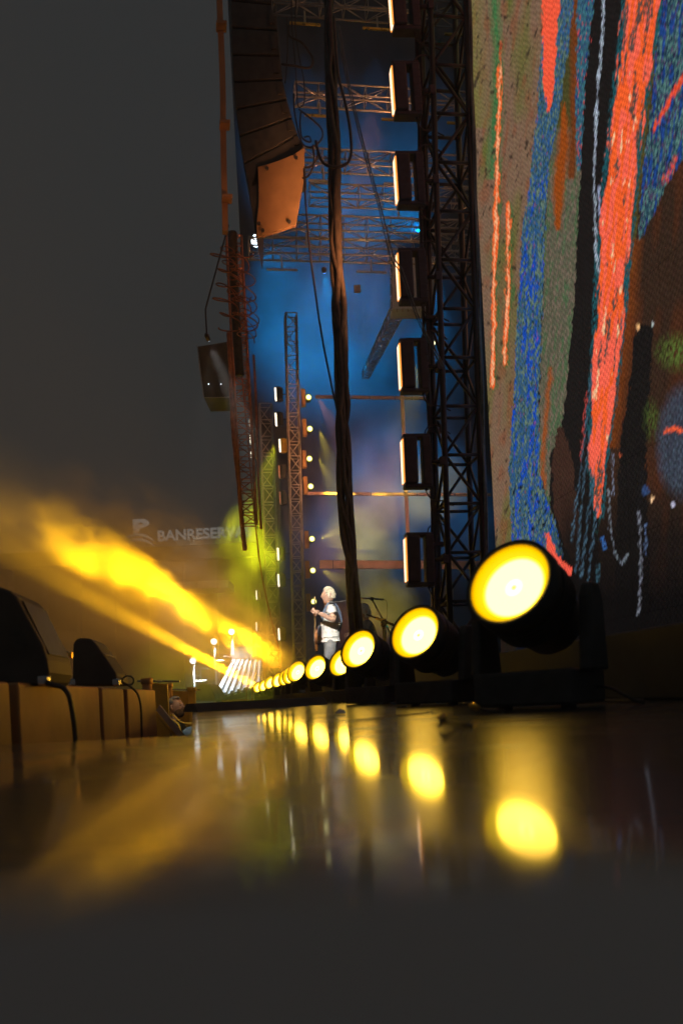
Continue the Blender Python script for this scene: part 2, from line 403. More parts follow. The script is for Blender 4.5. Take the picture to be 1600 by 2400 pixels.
    # black column and shapes lower right
    bc = ((px > ip([(1488, 760), (1475, 900), (1450, 1060), (1440, 1300)])) & (px < ip([(1530, 760), (1522, 900), (1512, 1080), (1520, 1300)])) & (py > 762))*1.0
    put(bc, (28, 25, 24))
    gp = np.clip(1.2-np.hypot((px-1585)/50, (py-825)/45), 0, 1); put(gp*(n_e > .4), (84, 104, 46)); gp = np.clip(1.2-np.hypot((px-1526)/20, (py-985)/50), 0, 1); put(gp*(n_e > .4), (70, 84, 40))
    sp = np.clip(1.6-np.hypot((px-1598)/52, (py-1040)/115)*1.2, 0, 1); put(np.clip(sp*2.2-.2+.5*(n_b-.5), 0, 1)*.8, (54, 62, 76)); put(np.clip(sp*2.2-.2, 0, 1)*(n_e > .6)*.7, (72, 84, 98))
    line([(1556, 1012), (1580, 1004), (1620, 1016)], 6, (240, 92, 52))
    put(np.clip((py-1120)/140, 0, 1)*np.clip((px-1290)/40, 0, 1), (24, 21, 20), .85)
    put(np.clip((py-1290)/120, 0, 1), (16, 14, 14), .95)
    # orange broken band
    ob = np.clip((ow+8*(n_f-.5)*2-np.abs(px-oc))/2.5, 0, 1)
    gap = (smooth_noise(7, 75, 11, .115) < .33)*(np.abs(px-oc) < ow*.95)
    ed = np.clip((ow+9-np.abs(px-oc))/3, 0, 1)*(py < 1215)
    put(ed*(n_e > .35), (32, 84, 92)); put(ob*(py < 1212), (248, 96, 44)); put(ob*(n_f > .55)*(py < 1212), (255, 102, 78)); put(ob*gap*(n_e > .3)*.9, (36, 70, 66)); put(ob*(smooth_noise(5, 50, 13, .12) > .88)*(py < 1100), (252, 196, 150))
    # red block and thin orange streaks
    rb_l = ip([(1262, -200), (1270, 0), (1270, 120), (1272, 200), (1278, 235), (1283, 263)]); rb_r = ip([(1316, -200), (1311, 0), (1303, 100), (1297, 200), (1291, 240), (1284, 264)])
    put(((px > rb_l+3*(n_e-.5)) & (px < rb_r) & (py < 264))*1.0, (252, 92, 62))
    line([(1172, 98), (1172, 140)], 3.5, (220, 84, 44), 12)
    st1 = [(1172, 148), (1170, 200), (1168, 260), (1166, 330), (1163, 400), (1163, 470), (1160, 560), (1158, 640), (1156, 700), (1157, 760), (1154, 840), (1152, 905)]
    st2 = [(1190, 480), (1192, 540), (1189, 600), (1190, 680), (1186, 740), (1184, 800), (1180, 852)]
    line([(a+3, b) for a, b in st1], 10, (56, 100, 52), 0, .7); line([(a+3, b) for a, b in st2], 10, (56, 100, 52), 0, .7)
    for st in (st1, st2): line(st, 6.2, (250, 104, 50)); line(st, 2.2, (255, 176, 128))
    # white dotted threads
    line([(1413, -60), (1412, 40), (1409, 110), (1400, 200), (1394, 320), (1391, 430), (1392, 500), (1396, 580), (1402, 640)], 3.6, (190, 204, 222), 9)
    line([(1402, 440), (1404, 500)], 4, (150, 160, 190)); 
    for a in ([(1386, 880), (1366, 1040), (1350, 1180), (1338, 1268)], [(1382, 1010), (1366, 1140), (1348, 1340)], [(1392, 1090), (1376, 1220), (1360, 1352)], [(1398, 1190), (1386, 1280), (1376, 1362)]):
        line(a, 3.6, (74, 104, 124), 7, .8)
    line([(1374, 920), (1360, 1080)], 2.5, (200, 76, 70), 14)
    line([(1436, 1066), (1434, 1110), (1436, 1160)], 3.5, (126, 133, 154), 8, .75); line([(1424, 1150), (1430, 1240), (1438, 1285), (1447, 1312), (1457, 1322), (1470, 1300)], 3.5, (126, 135, 146), 8, .75)
    line([(1495, 1200), (1500, 1260), (1500, 1330), (1498, 1400), (1496, 1440)], 3.8, (141, 146, 161), 8, .75); line([(1512, 1230), (1512, 1300)], 3, (90, 110, 150), 9)
    line([(1412, 1262), (1416, 1285)], 5, (52, 92, 150)); line([(1400, 1325), (1398, 1360)], 5, (54, 84, 96), 8)
    for (cx, cy, r_, c_) in ((1493, 766, 6, (255, 190, 130)), (1526, 760, 4, (210, 215, 215)), (1453, 1068, 4, (240, 110, 70)), (1525, 1170, 6, (255, 200, 150)), (1575, 1182, 5, (200, 200, 225)), (1512, 1150, 9, (50, 70, 110))):
        put(np.clip((r_-np.hypot(px-cx, (py-cy)*.7))/2, 0, 1), c_)
    # pink wedge at the foot of the blue band
    pk = ((px > ip([(1278, 1250), (1284, 1300), (1330, 1345)])) & (px < ip([(1288, 1250), (1306, 1300), (1340, 1335)])) & (py > 1250) & (py < 1350))*1.0
    put(pk, (248, 92, 72))
    # diode flicker
    A *= (.80+.4*rng.rand(*px.shape))[..., None]*(1+.16*(rng.rand(*px.shape+(3,))-.5))
    A = np.clip(A, 0, 1)
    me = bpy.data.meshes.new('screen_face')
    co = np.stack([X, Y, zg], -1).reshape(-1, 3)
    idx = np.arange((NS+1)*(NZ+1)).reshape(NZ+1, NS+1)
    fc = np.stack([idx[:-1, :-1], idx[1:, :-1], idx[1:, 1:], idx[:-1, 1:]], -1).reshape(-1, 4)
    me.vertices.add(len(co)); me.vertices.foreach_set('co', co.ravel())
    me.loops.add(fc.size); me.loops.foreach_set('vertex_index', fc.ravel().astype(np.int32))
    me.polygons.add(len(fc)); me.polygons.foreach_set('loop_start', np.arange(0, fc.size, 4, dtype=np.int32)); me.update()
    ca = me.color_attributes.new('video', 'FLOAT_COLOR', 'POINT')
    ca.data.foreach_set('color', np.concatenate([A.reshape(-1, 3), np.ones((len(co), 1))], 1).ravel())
    m = bpy.data.materials.new('video_diodes'); m.use_nodes = True; nt = m.node_tree; nt.nodes.clear()
    at_ = nt.nodes.new('ShaderNodeAttribute'); at_.attribute_name = 'video'
    tc = nt.nodes.new('ShaderNodeTexCoord'); mp = nt.nodes.new('ShaderNodeMapping'); mp.inputs['Rotation'].default_value = (R(0), R(0), R(0))
    ck = nt.nodes.new('ShaderNodeTexChecker'); ck.inputs['Scale'].default_value = 44; ck.inputs['Color1'].default_value = (1.16,)*3+(1,); ck.inputs['Color2'].default_value = (.84,)*3+(1,)
    nt.links.new(tc.outputs['Object'], mp.inputs['Vector']); nt.links.new(mp.outputs['Vector'], ck.inputs['Vector'])
    mx = nt.nodes.new('ShaderNodeMix'); mx.data_type = 'RGBA'; mx.blend_type = 'MULTIPLY'; mx.inputs['Factor'].default_value = 1
    nt.links.new(at_.outputs['Color'], mx.inputs['A']); nt.links.new(ck.outputs['Color'], mx.inputs['B'])
    sx = nt.nodes.new('ShaderNodeSeparateXYZ'); nt.links.new(tc.outputs['Object'], sx.inputs[0]); fac = None
    for ch in ('Y', 'Z'):            # seams between the screen's modules
        m1 = nt.nodes.new('ShaderNodeMath'); m1.operation = 'MULTIPLY'; m1.inputs[1].default_value = 2.0; nt.links.new(sx.outputs[ch], m1.inputs[0])
        m2 = nt.nodes.new('ShaderNodeMath'); m2.operation = 'FRACT'; nt.links.new(m1.outputs[0], m2.inputs[0])
        m3 = nt.nodes.new('ShaderNodeMath'); m3.operation = 'GREATER_THAN'; m3.inputs[1].default_value = .014; nt.links.new(m2.outputs[0], m3.inputs[0])
        m4 = nt.nodes.new('ShaderNodeMapRange'); m4.inputs['To Min'].default_value = .72; nt.links.new(m3.outputs[0], m4.inputs['Value'])
        if fac is None: fac = m4.outputs[0]
        else:
            m5 = nt.nodes.new('ShaderNodeMath'); m5.operation = 'MULTIPLY'; nt.links.new(fac, m5.inputs[0]); nt.links.new(m4.outputs[0], m5.inputs[1]); fac = m5.outputs[0]
    m6 = nt.nodes.new('ShaderNodeMath'); m6.operation = 'MULTIPLY'; m6.inputs[1].default_value = .92; nt.links.new(fac, m6.inputs[0])
    e = nt.nodes.new('ShaderNodeEmission'); nt.links.new(m6.outputs[0], e.inputs[1]); o_ = nt.nodes.new('ShaderNodeOutputMaterial')
    nt.links.new(mx.outputs['Result'], e.inputs[0]); nt.links.new(e.outputs[0], o_.inputs[0]); me.materials.append(m)
    m.cycles.emission_sampling = 'NONE'
    t = thing('video_screen', wall_pt(2, 0), 'towering video screen with orange, blue and black vertical streaks along the right side', 'video screen')
    link('screen_face', me, t)
    q = MB(); 
    a, b = wall_pt(-.0, 0)+UD*.012, wall_pt(S, 0)+UD*.012
    q.prism([a, b, b+UD*.12, a+UD*.12], (0, 0, 9.05)); q.build('cabinet_back', M['black_metal'], t)
    for k in range(6):
        MB().box(wall_pt(.3+.72*k, 4.5)+UD*.2, .1, .06, 9, UD, FD, ZD).build('rear_frame', M['black_metal'], t)
    MB().prism([wall_pt(-.01, 0), wall_pt(S, 0), wall_pt(S, 0)+UD*.01, wall_pt(-.01, 0)+UD*.01], (0, 0, .115)).build('bottom_trim', M['black_metal'], t)
led_wall()

# ---------------------------------------------------------------- floor spotlights
ND = Vector((-.586, -.709, .392)).normalized()
def lens_mat():
    m = bpy.data.materials.new('lit_lens'); m.use_nodes = True; nt = m.node_tree; nt.nodes.clear()
    a = nt.nodes.new('ShaderNodeAttribute'); a.attribute_name = 'radius'
    rp = nt.nodes.new('ShaderNodeValToRGB'); el = rp.color_ramp.elements
    el[0].position = 0; el[0].color = (1, .62, .03, 1); el[1].position = .09; el[1].color = (1, .72, .16, 1)
    for p, c in ((.24, (1, .56, .055, 1)), (.72, (1, .56, .055, 1)), (.80, (1, .70, .01, 1)), (.93, (1, .66, .0, 1)), (1, (1, .40, 0, 1))):
        n = el.new(p); n.color = c
    st = nt.nodes.new('ShaderNodeValToRGB'); se = st.color_ramp.elements
    se[0].position = 0; se[0].color = (.085,)*3+(1,); se[1].position = .17; se[1].color = (1,)*3+(1,)
    for p, c in ((.72, 1), (.80, .09), (.95, .082), (1, .05)):
        n = se.new(p); n.color = (c,)*3+(1,)
    ml = nt.nodes.new('ShaderNodeMath'); ml.operation = 'MULTIPLY'; ml.inputs[1].default_value = LENS
    e = nt.nodes.new('ShaderNodeEmission'); o = nt.nodes.new('ShaderNodeOutputMaterial')
    nt.links.new(a.outputs['Fac'], rp.inputs[0]); nt.links.new(a.outputs['Fac'], st.inputs[0]); nt.links.new(st.outputs[0], ml.inputs[0])
    nt.links.new(rp.outputs[0], e.inputs[0]); nt.links.new(ml.outputs[0], e.inputs[1]); nt.links.new(e.outputs[0], o.inputs[0])
    return m
LENS = 13.5
M['lens'] = lens_mat()
YEL = (1, .48, .005)
SIDE = ND.cross(ZD).normalized()
LR = .155
# lens position (photo pixel), depth, beam power, beam angle
heads = [(1195, 1369, 3.1, 60, 'nearest'), (974, 1484, 4.9, 60, 'second'), (841, 1522, 6.7, 60, 'third'), (801, 1553, 9.2, 60, 'fourth'),
         (740, 1565, 10.4, 17000, 'fifth'), (695, 1574, 12.3, 60000, 'sixth'), (681, 1582, 13.9, 12000, 'seventh'), (669, 1588, 15.6, 9000, 'eighth'),
         (651, 1594, 17.5, 6000, 'ninth'), (632, 1600, 20.0, 8000, 'tenth'), (617, 1607, 22.3, 9000, 'eleventh'), (604, 1611, 24.5, 420000, 'twelfth')]
def lens_mesh():
    n, rings = 40, 26; vs_ = [(0, 0, -.040)]; fs = []; rad = [0]
    for i in range(1, rings+1):
        f = i/rings; z = -.040 if f <= .77 else -.040*(1-((f-.77)/.23))
        for j in range(n):
            an = 2*math.pi*j/n; vs_.append((LR*f*math.cos(an), LR*f*math.sin(an), z)); rad.append(f)
    for j in range(n): fs.append((0, 1+j, 1+(j+1) % n))
    for i in range(rings-1):
        for j in range(n): fs.append((1+i*n+j, 1+(i+1)*n+j, 1+(i+1)*n+(j+1) % n, 1+i*n+(j+1) % n))
    me = bpy.data.meshes.new('lens'); me.from_pydata(vs_, [], fs); me.update()
    a = me.attributes.new('radius', 'FLOAT', 'POINT'); a.data.foreach_set('value', rad); me.materials.append(M['lens'])
    return me
LM = lens_mesh()
rotq = ND.to_track_quat('Z', 'Y').to_euler()
proto = {}
for i, (hx, hy, Y, pw, wd) in enumerate(heads):
    c = at(hx, hy, Y); base = Vector((c.x, c.y, 0)) - Vector((ND.x, ND.y, 0))*.16
    lab = {'nearest': 'nearest and largest floor spotlight with a glowing yellow white lens'}.get(wd, '%s floor spotlight from the camera in the row of glowing yellow lenses' % wd)
    t = thing('floor_spotlight', base, lab, 'spotlight', 'spotlights in a row on the stage floor')
    pc = c - ND*.2
    if not proto:
        o0 = Vector((0, 0, 0))      # meshes around the lens centre
        proto['head'] = MB().lathe([(-.06, .02), (-.06, LR*.9), (-.05, LR+.0015), (.012, LR+.0015), (.015, LR+.010), (.014, LR+.02), (-.05, LR+.022), (-.06, LR+.008), (-.2, LR+.002), (-.22, LR-.01), (-.36, LR-.03), (-.40, LR-.06), (-.41, .02)], o0, ND, 32).mesh('head', M['black_plastic'], True)
        q = MB()
        for k in range(5): q.lathe([(-.09-.022*k, LR+.004), (-.09-.022*k, LR+.017), (-.10-.022*k, LR+.017), (-.10-.022*k, LR+.004)], o0, ND, 28)
        proto['cooling_fins'] = q.mesh('cooling_fins', M['black_metal'])
        fw = Vector((ND.x, ND.y, 0)).normalized(); pv = -ND*.2
        for s_, nm in ((1, 'a'), (-1, 'b')):
            q = MB(); p = pv+SIDE*(s_*(LR+.045)); bz = -c.z+.13
            q.prism([Vector((p.x, p.y, bz))-fw*.09, Vector((p.x, p.y, bz))+fw*.09, p+fw*.06+ZD*.02, p+fw*.03+ZD*.07, p-fw*.03+ZD*.07, p-fw*.06+ZD*.02], SIDE*(s_*.045))
            proto['arm'+nm] = q.mesh('yoke_arm', M['black_plastic'])
        proto['base'] = MB().box(Vector((pv.x, pv.y, -c.z+.075)), .40, .30, .13, SIDE, fw, ZD).mesh('base', M['black_plastic'])
        proto['z'] = c.z
    for k, nm in (('head', 'head'), ('cooling_fins', 'cooling_fins'), ('arma', 'yoke_arm'), ('armb', 'yoke_arm'), ('base', 'base')):
        if k == 'cooling_fins': o = link(nm, proto[k], hd_); continue
        o = link(nm, proto[k], t); o.location = c if k == 'head' else Vector((c.x, c.y, proto['z']))
        if k == 'head':
            hd_ = o; ln = link('lens', LM, o); ln.location = ND*.012; ln.rotation_euler = rotq
        if k == 'base' or k.startswith('arm'):
            b = o.modifiers.new('bevel', 'BEVEL'); b.width = .012; b.segments = 2
    if i < 6:
        bk = base+SIDE*(-.2)-Vector((ND.x, ND.y, 0))*.1
        MB().tube(spline([bk+ZD*.07, bk-SIDE*.06+ZD*.06, bk-SIDE*.14+ZD*.012, bk-SIDE*.3+FD*.3+ZD*.008, bk-SIDE*.25+FD*.9+ZD*.008]), .006, 6).build('power_lead', M['cable'], t, True)
        MB().tube(spline([c-ND*.36+SIDE*.06+ZD*.10, c-ND*.40+ZD*.15, c-ND*.36-SIDE*.06+ZD*.10], 5), .009, 6).build('carry_handle', M['black_plastic'], t, True)
    if k == 'base' and i < 4:
        for s_ in (-1, 1):
            MB().tube([base+SIDE*(.13*s_), base+SIDE*(.13*s_)+ZD*.012], .03, 10).build('foot', M['black_plastic'], t)
    spot(t, c+ND*.03, ND, pw, YEL, 9 if i < 11 else 5, .55, .13 if i < 11 else .1)
    if i > 0: spot(t, c+ND*.04, ND, 420 if i > 3 else 130, (1, .42, .03), 70, 1, .12)        # spill around the beam

# low black block added behind the row to darken the gaps
a = at(1150, 1500, 4.0); 
p0 = Vector((1.35, 3.2, 0)); q = MB()
p1 = p0 + FD*17
q.prism([p0, p0+UD*.5, p1+UD*.5, p1], (0, 0, .30))
o = q.build('dark_block', M['black_wood'], None, False, .01); tag(o, 'long low black block added to darken the gaps behind the floor spotlights', 'dark block')
# black slab added across the far floor to block bright reflections
q = MB(); a, b = at(464, 1668, 7.6), at(770, 1650, 8.2); a.z = b.z = 0
dv = (b-a).normalized(); nv = Vector((-dv.y, dv.x, 0))
q.prism([a, a+nv*.10+ZD*.075, a+nv*.35+ZD*.075, a+nv*.45], b-a)
tag(q.build('dark_slab', M['black_wood']), 'low black slab added to darken the glossy floor below the small lenses', 'dark slab')

# ---------------------------------------------------------------- strobe column
M['slit'] = emit('lit_slit', (1, .66, .40, 1), 2.2)
M['slit_edge'] = emit('slit_edge', (1, .30, .05, 1), 1.6)
strobes = [(915, 15, 'topmost'), (919, 214, 'second'), (927, 424, 'third'), (932, 650, 'fourth'), (936, 860, 'fifth'), (943, 1083, 'sixth'), (950, 1313, 'lowest')]
NF = Vector((-math.cos(R(6)), -math.sin(R(6)), 0)); NS_ = Vector((-NF.y, NF.x, 0))   # face normal, along the face width
NS_ = Vector((NF.y, -NF.x, 0))
for i, (sx, sy, wd) in enumerate(strobes):
    Y = 7.0; c = at(sx, sy, Y)
    t = thing('strobe_light', c, '%s black strobe box with a lit edge in the column beside the dark tower' % wd, 'strobe light', 'strobe lights on the near tower')
    H, Wd = .42, .15
    tl = R((3.5-i)*1.0)       # each box tips a little
    NFt = (NF*math.cos(tl)-ZD*math.sin(tl)*.4).normalized(); UPt = NS_.cross(NFt).normalized()
    if UPt.z < 0: UPt = -UPt
    B = lambda dx, dz, sx_, sy_, sz_, nm, mt, bv=.006: MB().box(c-NFt*dx+UPt*dz, sx_, sy_, sz_, NFt, NS_, UPt).build(nm, mt, t, False, bv)
    B(.06, 0, .11, Wd, H*.9, 'head', M['black_plastic'], .014); hd_ = t.children[-1] if t.children else t
    MB().box(c+NFt*.0015, .012, Wd*.44, H*.82, NFt, NS_, UPt).build('lit_face', M['slit'], hd_)
    for s_ in (-1, 1): MB().box(c+NFt*.0005+NS_*(s_*Wd*.27), .010, Wd*.10, H*.84, NFt, NS_, UPt).build('face_edge', M['slit_edge'], hd_)
    B(.195, 0, .07, Wd*.8, H*.96, 'base_box', M['black_plastic'], .01)
    for s_ in (-1, 1): B(.115, s_*(H*.485), .225, Wd*.7, .032, 'yoke_arm', M['black_plastic'], .008)
    for k in range(6): B(.205, (k-2.5)*.055, .058, Wd*.82, .008, 'vent', M['black_metal'], 0)
    if i == 4: spot(t, c+NFt*.03, at(770, 330, 13)-c, 1000, (1, .46, .22), 44, 1, .15)  # added warm spot, aimed to brighten the roof trusses
    if i in (1, 3, 5): spot(t, c+NFt*.03, [at(690, 1020, 21), at(660, 500, 12), at(860, 1170, 27)][(i-1)//2]-c, [9000, 350, 8500][(i-1)//2], [(1, .36, .12), (1, .36, .12), (1, .42, .24)][(i-1)//2], [17, 75, 22][(i-1)//2], 1, .15)  # added warm spots to brighten far tower, speaker panel and pale bars
    e = c-NFt*.23
    MB().tube([e+ZD*.0, e-NFt*.12], .018, 8).build('clamp_arm', M['black_metal'], t, True)
    MB().box(e-NFt*.10, .05, .07, .07, NFt, NS_, UPt).build('clamp', M['black_metal'], t, False, .006)
    top = c-NFt*.19+UPt*(H*.49)
    MB().tube(spline([top-ZD*.03, top+ZD*.05-NFt*.01, top+ZD*.09-NFt*.06, top+ZD*.085-NFt*.13, top+ZD*.02-NFt*.22]), .006, 6).build('cable', M['cable'], t, True)
    bt = c-NFt*.19-UPt*(H*.49)
    MB().tube(spline([bt+ZD*.03, bt-ZD*.05, bt-ZD*.11-NFt*.05, bt-ZD*.12-NFt*.13, bt-ZD*.16-NFt*.22]), .006, 6).build('cable', M['cable'], t, True)
    MB().tube([bt+ZD*.03, bt-ZD*.03], .014, 8).build('plug', M['black_plastic'], t)

# ---------------------------------------------------------------- hanging cables and ropes
def hanging(name, label, cat, strands, group=None, mt='cable'):
    """strands: list of (pixel path, depth, radius)"""
    base = at(strands[0][0][-1][0], strands[0][0][-1][1], strands[0][1])
    if len(strands) == 1:
        o = MB().tube(px_path(*strands[0][:2]), strands[0][2], 7).build(name, M[mt], None, True)
        return tag(o, label, cat, group)
    t = thing(name, base, label, cat, group)
    for (p, Y, r) in strands: MB().tube(px_path(p, Y), r, 7).build('cable', M[mt], t, True)
    return t
main = [(771, -30), (773, 60), (776, 150), (781, 300), (784, 450), (787, 600), (795, 720), (798, 800), (801, 900), (804, 1000), (806, 1130), (814, 1250), (824, 1380), (836, 1500)]
st = []
for k in range(9):
    ph = k*.7; path = []
    for i in range(60):
        f = i/59*(len(main)-1); j = min(int(f), len(main)-2); q_ = f-j
        x = main[j][0]*(1-q_)+main[j+1][0]*q_; y = main[j][1]*(1-q_)+main[j+1][1]*q_
        wd = 8+5*min(1, y/700)
        an = ph*2+i*.32*(1 if k % 2 else -.6)+math.sin(i*.5+k)*.6
        path.append((x+wd*math.cos(an)*(.9 if k else .3), y, 7.5+.035*math.sin(an)))
    st.append((path, 7.5, .016+.006*(k % 3)))
hanging('cable_bundle', 'thick twisted bundle of black cables hanging down the middle of the picture', 'cable bundle', st)
hanging('rope', 'thin orange lit rope slanting down to the thick cable bundle', 'rope', [([(712, 395), (716, 470), (724, 570), (738, 680), (752, 775), (770, 870), (790, 962)], 7.6, .0095)])
hanging('steel_cable', 'pair of thin greenish cables slanting right past the strobe boxes', 'cable',
        [([(795, 60), (816, 184), (847, 316), (870, 402), (893, 488), (922, 600), (943, 634), (966, 703), (991, 767), (1017, 815), (1040, 858)], 6.6, .006),
         ([(790, 60), (812, 188), (843, 320), (865, 405), (888, 490), (914, 600), (938, 640), (962, 708), (987, 770), (1012, 818), (1036, 860)], 6.62, .005)], mt='cable_grey')
hanging('cable_loop', 'big cable loop hanging across the thick cable bundle near the speaker panel', 'cable', [([(782, 40), (792, 170), (806, 230), (818, 287), (823, 340), (820, 370), (808, 386), (783, 392), (757, 381), (744, 350), (740, 330)], 7.3, .013)])
hanging('cable_loop', 'teardrop shaped cable loop beside the upper edge of the black speaker stack', 'cable', [([(676, 60), (678, 84), (705, 98), (722, 118), (733, 138), (730, 155), (716, 159), (690, 154), (664, 151), (660, 150)], 8.2, .011)])
hanging('cable_tangle', 'tangle of orange lit cables hanging along the edge of the black speaker stack', 'cable', [
    ([(683, -20), (684, 60), (690, 130), (695, 200), (698, 246), (706, 250), (713, 236), (712, 190), (704, 150), (697, 110), (692, 60), (694, -20)], 8.3, .006),
    ([(672, 40), (674, 110), (671, 160), (668, 195)], 8.3, .006),
    ([(688, 220), (690, 260), (697, 300), (704, 325), (712, 340), (728, 345), (746, 335), (756, 318), (752, 300), (735, 283), (716, 268), (700, 256)], 8.1, .008),
    ([(705, 260), (703, 290), (706, 318), (716, 330), (728, 332), (724, 320), (712, 322)], 8.0, .008),
    ([(733, 340), (736, 370), (732, 395), (722, 412), (708, 418)], 8.0, .010), ([(744, 345), (742, 372), (728, 390), (712, 392)], 8.0, .009)])

# ---------------------------------------------------------------- hanging speakers
def line_array():
    t = thing('line_array', at(602, 556, 8.8), 'black hanging speaker stack, upper left, with a brown lit panel at its foot', 'loudspeaker')
    right = [(642, -60), (646, 10), (650, 70), (655, 130), (662, 185), (672, 232), (684, 275), (698, 316), (713, 346)]
    left = [(540, -70), (541, 0), (542, 64), (544, 128), (547, 192), (552, 256), (560, 320), (570, 384), (584, 448)]
    for k in range(len(right)-1):
        A, B = right[k], right[k+1]; C, D = left[k], left[k+1]
        p = [at(C[0], C[1]+2, 8.8), at(A[0], A[1]+2, 8.8), at(B[0], B[1]-2, 8.8), at(D[0], D[1]-2, 8.8)]
        o = MB().prism(p, (0, .75, 0)).build('cabinet', M['black_plastic'], t, False, .012)
        m_ = (p[1]+p[2])/2; MB().box(m_+Vector((-.05, -.012, 0)), .05, .02, (p[1]-p[2]).length*.6).build('rigging_plate', M['black_metal'], o)
    p = [at(584, 450, 8.8), at(604, 393, 8.8), at(604, 478, 8.8), at(600, 557, 8.8)]
    MB().prism(p, (0, .7, 0)).build('grille', M['black_metal'], t)
    pan = [(604, 391), (650, 377), (687, 362), (714, 344), (712, 415), (693, 526), (650, 541), (601, 556), (601, 520), (606, 478)]
    o = MB().prism([at(x, y, 8.76-.0006*(x-600)) for x, y in pan], (0, .05, 0)).build('side_panel', M['orange_wood'], t, False, .006)
    for (x, y) in ((694, 371), (678, 521), (616, 541), (607, 525), (626, 396)):
        p = at(x, y, 8.74-.0006*(x-600)); MB().tube([p, p+Vector((0, -.02, 0))], .018, 8).build('bolt', M['black_metal'], o)
    MB().tube([at(600, -60, 9.1), at(600, -400, 9.1)], .03, 8).build('hanging_chain', M['black_metal'], t)
line_array()
t = thing('steel_beam', at(527, 540, 8.3), 'narrow brown lit vertical beam with bolted collars at the upper left', 'beam')
pts = [(513, -40), (517, 60), (521, 150), (523, 230), (523, 290), (525, 400), (527, 470), (528, 540)]
for (a, b) in zip(pts[:-1], pts[1:]):
    A, B = at(a[0], a[1], 8.3), at(b[0], b[1], 8.3); wd = .055
    MB().prism([A-UD*wd/2, A+UD*wd/2, A+UD*wd/2+FD*.08, A-UD*wd/2+FD*.08], B-A).build('segment', M['bronze'], t)
for (x, y) in ((516, 62), (524, 293), (529, 466)):
    MB().box(at(x+3, y, 8.27), .10, .12, .035, UD, FD, (ZD+UD*.2).normalized()).build('collar', M['bronze'], t, False, .004)

# coils of cable below the speakers
for (cx, lab, cr) in ((527, 'left coil of loosely looped thin cable hanging at left', 26), (566, 'right coil of loosely looped thin cable hanging at left', 24)):
    pts = []
    for i in range(150):
        f = i/149; an = f*2*math.pi*5.5; wob = 1+.35*math.sin(f*23+cx)
        pts.append(at(cx+10*f+cr*wob*math.cos(an), 585+190*f+12*math.sin(an+.6), 9+.1*math.sin(an)))
    o = MB().tube(pts, .0075, 5).build('cable_coil', M['rust'], None, True); tag(o, lab, 'cable', 'coiled cables')
for (cx, lab, cr, y0, y1) in ((540, 'tight cable coil tangled round the dark upright cable', 18, 570, 700), (576, 'small cable coil lowest in the tangle at left', 20, 690, 800)):
    pts = [at(cx+8*f+cr*(1+.4*math.sin(f*19+cx))*math.cos(f*25), y0+(y1-y0)*f+14*math.sin(f*25+.4), 8.9+.12*math.sin(f*25)) for f in np.linspace(0, 1, 120)]
    o = MB().tube(pts, .006, 5).build('cable_coil', M['rust'], None, True); tag(o, lab, 'cable', 'coiled cables')
t = thing('cable_ladder', at(590, 1250, 11.5), 'dim lattice ladder hanging below the cable coils at left', 'ladder')
truss(t, at(548, 560, 11.5), at(584, 1230, 11.5), .2, UD, FD, .014, 26, M['rust'], False, .008)
o = MB().tube(px_path([(545, 545), (548, 640), (552, 720), (556, 790), (562, 880)], 9.2), .05, 8).build('hanging_cable', M['cable'], None, True)
tag(o, 'dark upright cable trunk inside the loose coils at left', 'cable')
o = MB().tube(px_path([(536, 780), (540, 850), (547, 1007), (560, 1135), (566, 1212), (574, 1290)], 12), [.03+.004*(i % 2) for i in range(31)], 8).build('ribbed_pole', M['rust'], None, True)
tag(o, 'ribbed reddish pole hanging down into the yellow green smoke', 'pole')
for (p, r, lab) in (([(563, 830), (568, 890), (574, 956), (583, 1058), (593, 1173), (601, 1250), (612, 1340), (626, 1409), (640, 1470), (652, 1518)], .012, 'long thin red cable running down through the yellow smoke'),
                    ([(594, 832), (598, 895), (602, 1007), (606, 1135), (609, 1190), (612, 1240)], .02, 'straight reddish cable right of the ribbed pole'),
                    ([(577, 840), (578, 900), (575, 950), (588, 957)], .006, 'short thin cable curling beside the ribbed pole')):
    o = MB().tube(px_path(p, 12.5), r, 6).build('hanging_cable', M['rust'], None, True); tag(o, lab, 'cable')
# small dark hanging speaker, farther back
t = thing('hanging_speaker', at(505, 932, 16), 'small dark hanging speaker with a faint pale edge at left', 'loudspeaker')
MB().prism([at(463, 812, 16), at(536, 800, 16), at(540, 930, 16), at(478, 932, 16)], (0, .8, 0)).build('cabinet', M['black_wood'], t, False, .01)
MB().tube([at(463, 812, 15.97), at(470, 870, 15.97), at(478, 932, 15.97), at(538, 931, 15.97)], .010, 6).build('edge_highlight', M['alu_matte'], t)  # pale tube stands in for the thin light along the edge
M['white_led'] = emit('white_led', (.7, .85, 1, 1), 3)
for (x, y) in ((489, 900), (518, 900)): MB().lathe([(0, .012), (.01, .008)], at(x, y, 15.9), (0, -1, 0), 8).build('indicator', M['white_led'], t)

